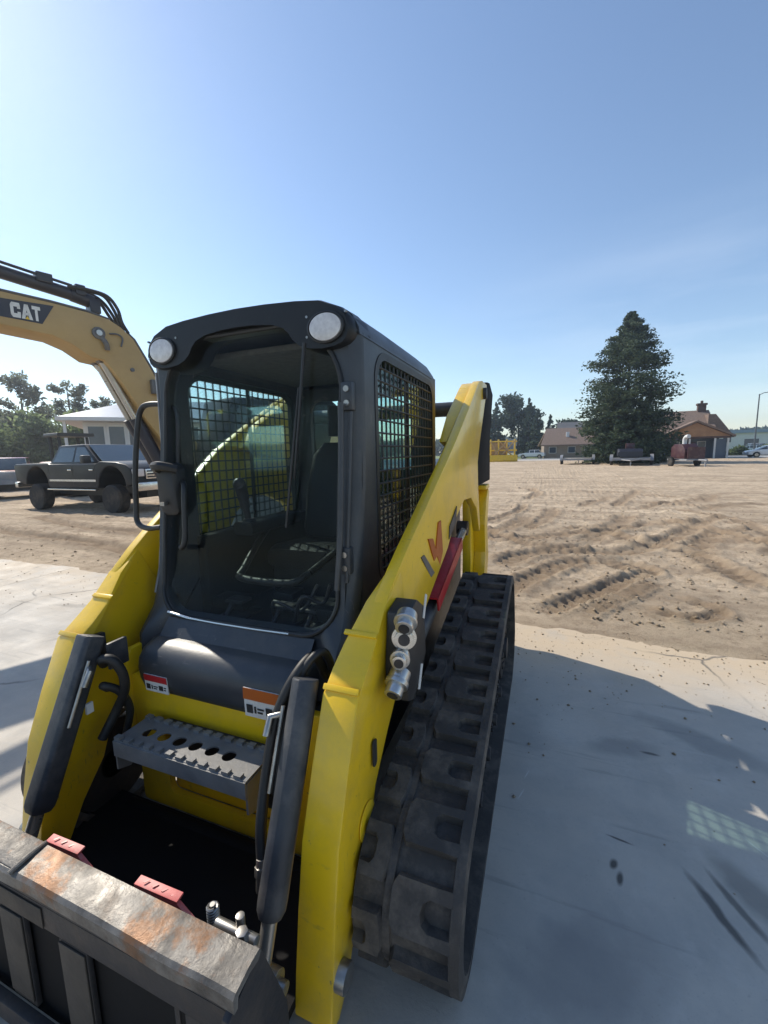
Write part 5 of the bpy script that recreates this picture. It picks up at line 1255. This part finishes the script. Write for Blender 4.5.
for s in (-1, 1):
    for q in ((-.92, .02, .02, -.70), (.10, 1.02, .46, .10)):
        MB().plate(sidewin(*q, s), (0, -s * .004, 0)).build('side_window', 'autoglass', GHS, smooth=0)
    MB().b2((.86, s * .99, 1.46), (1.02, s * 1.22, 1.68)).build('mirror', 'black', TB, bevel=.03)
    MB().b2((-1.15, s * .96, .66), (1.15, s * 1.06, .70)).build('side_step', 'chrome', TB, bevel=.01)
    for x in (-.05, .95): MB().b2((x - .09, s * (W2 + .001), 1.24), (x + .09, s * (W2 + .03), 1.28)).build('door_handle', 'chrome', TB, bevel=.008)
    MB().b2((-1.1, s * (W2 + .001), .92), (1.1, s * (W2 + .012), .98)).build('side_moulding', 'chrome', TB)
    add_wheel(TK, -1.78, s * .90, .42, .32, s, 'catgrey', 8); add_wheel(TK, 1.78, s * .90, .42, .32, s, 'catgrey', 8)
    for x in (-1.12, .05, 1.10): MB().b2((x - .006, s * (W2 + .0005), .78), (x + .006, s * (W2 + .004), 1.43)).build('panel_gap', 'ink', TB)
    hl = MB().b2((2.50, s * .62, 1.06), (2.675, s * .95, 1.27)).build('headlight', 'lens', TB, bevel=.02)
    MB().b2((-2.97, s * .80, 1.02), (-2.94, s * .95, 1.36)).build('tail_light', 'red', TB, bevel=.01)
MB().plate([(1.33, -.86, 1.47), (1.33, .86, 1.47), (.50, .70, 1.985), (.50, -.70, 1.985)], (.02, 0, .015)).build('windshield', 'autoglass', GHS, smooth=0)
MB().plate([(-1.105, -.80, 1.50), (-1.105, .80, 1.50), (-.87, .66, 1.94), (-.87, -.66, 1.94)], (-.01, 0, 0)).build('rear_window', 'autoglass', GHS, smooth=0)
gl = MB().b2((2.655, -.60, .98), (2.70, .60, 1.26))
GRL = gl.build('grille', 'chrome', TB, bevel=.01)
for z in (1.04, 1.12, 1.20): MB().b2((2.70, -.56, z - .022), (2.708, .56, z + .022)).build('grille_bar', 'black', GRL)
MB().b2((2.60, -.97, .66), (2.86, .97, .90)).build('bumper', 'chrome', TB, bevel=.03)
MB().b2((-3.10, -.95, .70), (-2.92, .95, .88)).build('rear_bumper', 'chrome', TB, bevel=.03)
MB().b2((-2.4, -.4, .45), (2.4, .4, .74)).cyl((-1.78, -.75, .46), (-1.78, .75, .46), .09).cyl((1.78, -.75, .46), (1.78, .75, .46), .09).build('frame', 'black', TK)
# ---- generic passenger car with real body section
def car(name, label, cat, loc, rz, paint, suv=False, group=None):
    t = thing(name, label, cat, loc, rz, group)
    h = .25 if suv else 0
    sd = [(-2.2, .42), (-2.25, .75), (-2.15, .98 + h * .6), (-1.3, 1.0 + h * .6), (1.0, .98 + h * .6), (2.0, .82 + h * .5), (2.25, .62), (2.2, .36)] + arch(1.38, .38, .34)[::-1] + arch(-1.38, .38, .34)[::-1]
    b = MB().prism(sd, 'y', -.88, .88).build('body', paint, t, bevel=.05)
    z0, z1 = .97 + h * .6, 1.45 + h * 1.2
    xr = -2.0 if suv else -1.75
    MB().loft([[(xr, -.84, z0), (1.15, -.84, z0), (1.15, .84, z0), (xr, .84, z0)], [(xr + (.25 if suv else .65), -.66, z1), (.25, -.66, z1), (.25, .66, z1), (xr + (.25 if suv else .65), .66, z1)]]).build('glasshouse', 'autoglass', b, bevel=.04)
    MB().loft([[(xr + .35, -.655, z1 - .01), (.28, -.655, z1 - .01), (.28, .655, z1 - .01), (xr + .35, .655, z1 - .01)], [(xr + .5, -.6, z1 + .03), (.15, -.6, z1 + .03), (.15, .6, z1 + .03), (xr + .5, .6, z1 + .03)]]).build('roof', paint, b)
    for s in (-1, 1):
        for x in (-1.38, 1.38): add_wheel(t, x, s * .80, .33, .22, s)
        MB().b2((2.1, s * .5, .62), (2.24, s * .84, .74)).build('headlight', 'lens', b, bevel=.02); MB().b2((-2.26, s * .5, .72), (-2.2, s * .84, .84)).build('tail_light', 'red', b)
        for x in (-.55, .28): MB().box((x, s * .755, (z0 + z1) / 2), (.09, .02, z1 - z0), Matrix.Rotation(s * .36, 3, 'X')).build('pillar', paint, b)
    return t
car('sedan', 'white sedan parked across the street under the conifers', 'car', (-.9, 76.2, .085), R(170), 'carwhite')
car('parked_suv', 'red suv behind the flat trailer at the left edge', 'car', (-26.4, 12.65, 0), R(-35), 'carred', True)
car('parked_car', 'dark red car half hidden between the red suv and the pickup bed', 'car', (-29.5, 17.5, 0), R(20), 'carred')
G4 = 'cars in the far lot at the right edge'
car('parked_car', 'pale blue car nearest the hedge in the far lot', 'car', (33.4, 86, .085), R(165), 'carblue', False, G4)
car('parked_car', 'white suv behind the pale blue car in the far lot', 'car', (37.2, 93, .085), R(10), 'carwhite', True, G4)
car('parked_car', 'dark car farthest right in the far lot', 'car', (40.5, 92, .085), R(10), 'truck', False, G4)
car('parked_car', 'white car cut by the right edge at the kerb of the street', 'car', (26.9, 63.9, .025), R(180), 'carwhite', False)
# ---- flat trailer behind pickup (left edge)
def flat_trailer(label, loc, rz, L_=4.6, w=2.1, deck='plank', group=None, z=.72, ramp=False):
    t = thing('flatbed_trailer', label, 'trailer', loc, rz, group)
    MB().b2((-L_ / 2, -w / 2, z - .05), (L_ / 2, w / 2, z)).build('deck', deck, t, bevel=.008)
    f = MB()
    for s in (-1, 1): f.b2((-L_ / 2 - .02, s * (w / 2 + .002), z - .17), (L_ / 2 + .02, s * (w / 2 + .05), z + .02))
    f.b2((L_ / 2 + .002, -w / 2, z - .17), (L_ / 2 + .06, w / 2, z + .02)).b2((-L_ / 2 - .06, -w / 2, z - .17), (-L_ / 2 - .002, w / 2, z + .02))
    f.tube([(L_ / 2 + .03, -.7, z - .12), (L_ / 2 + 1.3, 0, z - .16)], .05, 8).tube([(L_ / 2 + .03, .7, z - .12), (L_ / 2 + 1.3, 0, z - .16)], .05, 8)
    f.cyl((L_ / 2 + 1.1, 0, .0), (L_ / 2 + 1.1, 0, z - .1), .04)
    f.build('frame', 'trailer', t)
    for s in (-1, 1):
        for x in (-.42, .42): add_wheel(t, x - .3, s * (w / 2 + .20), .34, .2, s, 'chrome')
        fd = MB()
        pts = arch(-.3, .86, .50, 8)
        fd.ring([(x, s * (w / 2 + .075), .45 + (zz - .5) * .62) for x, zz in pts], [(x, s * (w / 2 + .075), .41 + (zz - .5) * .60) for x, zz in pts], (0, s * .26, 0)); fd.build('fender', 'trailer', t)
    return t
FT = flat_trailer('grey flatbed trailer parked behind the pickup at the left edge', (-20.66, 8.56, 0), R(62), 4.5, 2.2, 'trailer', z=.80)
for s in (-1, 1): MB().b2((-2.2, s * 1.02, .805), (2.2, s * 1.07, 1.12)).build('side_board', 'trailer', FT, bevel=.01)
MB().b2((-1.5, -.8, .35), (1.5, .8, .62)).build('axle_box', 'black', FT)
# ---- three trailers in front of the spruce
G5 = 'trailers parked in front of the spruce'
T1 = flat_trailer('low flatbed trailer with a pale plank deck farthest left before the spruce', (4.3, 45.4, 0), R(84), 4.0, 2.5, 'plank', G5, .62)
T2 = flat_trailer('dark flatbed trailer in the middle before the spruce', (8.4, 41.4, 0), R(-100), 4.2, 2.7, 'trailer', G5, .66)
AC = thing('air_compressor', 'dark towed compressor loaded on the middle trailer', 'machine', (8.3, 41.7, .66), R(-95))
MB().loft([[(x, y, z) for y, z in rrect(-.95, .95, .12, .12 + hh, .12, 4)] for x, hh in ((-1.3, .62), (-1.2, .7), (.6, .7), (.9, .45))]).build('housing', 'catblack', AC, smooth=40)
MB().cyl((-.4, .3, .8), (-.4, .3, 1.15), .07).build('exhaust', 'darksteel', AC); MB().b2((-1.0, -.7, .0), (.8, .7, .12)).build('skid', 'darksteel', AC)
MB().prism([(-1.1, .82), (-.3, .82), (-.45, 1.3), (-.95, 1.3)], 'y', -.30, .40).build('engine_cover', 'maroon', AC, bevel=.04)
# wood chipper on wheels
WC = thing('wood_chipper', 'maroon wood chipper on its two-wheeled trailer nearest the right-hand house', 'machine', (11.6, 38.0, 0), R(-75))
MB().b2((-1.2, -.75, .48), (1.4, .75, .60)).tube([(1.4, 0, .54), (2.6, 0, .50)], .07, 8).cyl((2.4, 0, 0), (2.4, 0, .5), .05).build('frame', 'trailer', WC)
for s in (-1, 1): add_wheel(WC, -.2, s * .98, .36, .22, s, 'chrome'); MB().b2((-.7, s * .84, .72), (.3, s * 1.12, .76)).build('fender', 'black', WC, bevel=.01)
MB().prism([(-1.1, .6), (-1.1, 1.5), (-.7, 1.75), (.3, 1.75), (.75, 1.35), (.75, .6)], 'y', -.55, .55).build('engine_box', 'maroon', WC, bevel=.05)
MB().loft([[(x, y, z) for y, z in rrect(-w, w, 1.0 - hh, 1.0 + hh, .04, 3)] for x, w, hh in ((.75, .35, .3), (1.25, .62, .5), (1.28, .62, .5))]).build('feed_hopper', 'maroon', WC)
ct = MB().tube(spline([(-.3, 0, 1.74), (-.3, 0, 2.1), (-.15, 0, 2.3), (.2, 0, 2.34)], 4), .15, 12); ct.build('chute', 'wall', WC)
# yellow steel frame beyond the loader arm
YF = thing('implement_frame', 'yellow steel frame with diagonal braces standing alone in the lot beyond the loader arm', 'machine', (-4.3, 58.6, 0), R(10))
yb = MB()
for x in (-1.6, -.55, .55, 1.6):
    yb.b2((x - .10, -.12, .1), (x + .10, .12, 3.1))
yb.build('post', 'yellow', YF, bevel=.02)
yb = MB()
for z in (.55, 1.5, 2.7): yb.b2((-1.9, -.10, z), (1.9, .14, z + .20))
yb.build('crossbar', 'yellow', YF, bevel=.02)
yb = MB()
for a, b in (((-1.5, .5), (.5, 2.8)), ((-.5, .5), (1.6, 2.9)), ((1.5, .5), (-.3, 2.7)), ((-1.6, 2.8), (-.6, .8))): yb.tube([(a[0], -.2, a[1]), (b[0], -.3, b[1])], .11, 6)
yb.build('brace', 'cat', YF)
MB().loft([[(x, y, z) for y, z in ((-.9, .02), (-1.0, .25), (-.7, .95), (-.62, .95), (-.85, .25), (-.75, .02))] for x in (-1.9, 1.9)]).build('blade', 'yellow', YF)
MB().b2((-1.55, .16, .7), (.5, .24, 2.6)).build('back_plate', 'cat', YF, bevel=.02)
MB().b2((-1.7, -.8, .05), (-1.3, .9, .3)).b2((1.3, -.8, .05), (1.7, .9, .3)).build('skid', 'cat', YF, bevel=.02)
# roller with roll bar behind the pickup
RO = thing('compact_roller', 'yellow compact roller with a black roll-over frame behind the pickup cab', 'machine', (-18.1, 10.55, 0), R(-10))
for x in (-1.05, 1.05):
    MB().cyl((x, -.6, .42), (x, .6, .42), .42, n=32).build('drum', 'darksteel', RO, bevel=.01)
MB().prism([(-1.4, .75), (-1.35, 1.25), (-.2, 1.35), (.3, 1.1), (.5, 1.6), (1.4, 1.5), (1.45, .75), (.4, .55), (-.4, .55)], 'y', -.55, .55).build('body', 'yellow', RO, bevel=.06)
for s in (-1, 1):
    MB().tube([(-.25, s * .52, 1.2), (-.28, s * .52, 2.58)], .075, 8).build('roll_bar', 'black', RO)
    MB().tube([(.62, s * .52, 1.3), (.55, s * .52, 2.52)], .06, 8).build('canopy_post', 'black', RO)
MB().loft([[(x, y, z) for y, z in rrect(-.68, .68, 2.54, 2.68, .04, 3)] for x in (-.45, .85)]).build('canopy', 'black', RO)
MB().b2((-.25, -.25, 1.3), (.2, .25, 1.42)).b2((-.28, -.25, 1.42), (-.2, .25, 1.85)).build('seat', 'black', RO, bevel=.03)
MB().tube([(.55, 0, 1.5), (.42, 0, 1.85)], .03, 8).tube([(.40 + .0 * k, .17 * math.cos(k * R(30)), 1.87 + .17 * math.sin(k * R(30)) * .5) for k in range(12)], .016, 6, True).build('steering_wheel', 'black', RO)

# ================================================================== STREET FURNITURE, HEDGE, FAR BUILDINGS
LP = thing('street_lamp', 'tall thin grey lamp post rising above the far lot at the right', 'street lamp', (29.0, 73.2, .0))
MB().tube([(0, 0, 0), (0, 0, 4), (0, 0, 8.6)], [.11, .09, .07], 12).build('pole', 'pole', LP); MB().tube([(0, 0, 8.5), (.5, 0, 8.75), (1.1, 0, 8.8)], .05, 8).build('arm', 'pole', LP)
MB().loft([[(x, y, z) for y, z in rrect(-.16, .16, 8.74, 8.88, .04, 3)] for x in (.95, 1.05, 1.6, 1.7)]).build('lamp_head', 'pole', LP)
def bush(label, loc, L_, w, h, seed, n=1800):
    r = np.random.default_rng(seed); C_ = []
    for k in range(n):
        x = (r.random() - .5) * L_; a = r.random() * 3.14; q = r.random() ** .4; hh = h * (.75 + .3 * float(np.sin(x * 2 + seed)))
        C_.append((x, math.cos(a) * w / 2 * q, max(.05, math.sin(a) * hh * q)))
    t = thing('hedge', label, 'hedge', loc, 0); part('foliage', leaf_mesh('foliage', np.array(C_), .22 * (.5 + r.random(n)), 'leaf_dec'), t)
    MB().tube([(-L_ / 2 + .3, 0, 0), (0, 0, h * .3), (L_ / 2 - .3, 0, 0)], .04, 6).build('stem', 'bark', t)
bush('low clipped dark green hedge right of the cedar-gabled house', (28.6, 74.8, .08), 5.8, 1.6, 1.5, 3)
B1 = thing('store_building', 'long low white commercial building in the distance at the right edge', 'building', (48, 120, 0), R(-8))
MB().b2((-16, 0, 0), (40, 14, 4.4)).build('wall', 'wall', B1); MB().b2((-16.5, -.6, 4.405), (40.5, 14.5, 5.1)).build('roof', 'metalroof', B1)
for k in range(9):
    f = MB().b2((-14 + k * 5.2, -.08, .4), (-11 + k * 5.2, 0, 3.2)).build('window', 'wall', B1); MB().b2((-13.8 + k * 5.2, -.1, .6), (-11.2 + k * 5.2, -.082, 3.0)).build('pane', 'pane', f)
B2 = thing('kiosk', 'small white kiosk with a dark sign left of the long white building', 'building', (33.2, 98, .08), R(-8))
MB().b2((-1.4, 0, 0), (1.4, 2.4, 3.4)).build('wall', 'wall', B2); MB().b2((-1.8, -.4, 3.402), (1.8, 2.8, 3.75)).build('roof', 'metalroof', B2); MB().b2((.1, -.06, 2.1), (1.3, 0, 3.1)).build('sign', 'pane', B2); MB().b2((-1.0, -.05, 0), (-.1, 0, 2.0)).build('door', 'pane', B2)

# ================================================================== AIR
hz = MB().b2((-470, -260, -1.2), (320, 420, 24)); hb_ = hz.build('haze', 'wall', smooth=0); tag(hb_, kind='stuff')
m, nt, N, L = new_mat('haze_air'); out = N.new('ShaderNodeOutputMaterial'); pv = N.new('ShaderNodeVolumePrincipled'); L.new(pv.outputs[0], out.inputs['Volume'])
pv.inputs['Color'].default_value = (.86, .91, 1, 1); pv.inputs['Density'].default_value = .0012; pv.inputs['Anisotropy'].default_value = .72
hb_.data.materials.clear(); hb_.data.materials.append(m); hb_.display_type = 'WIRE'
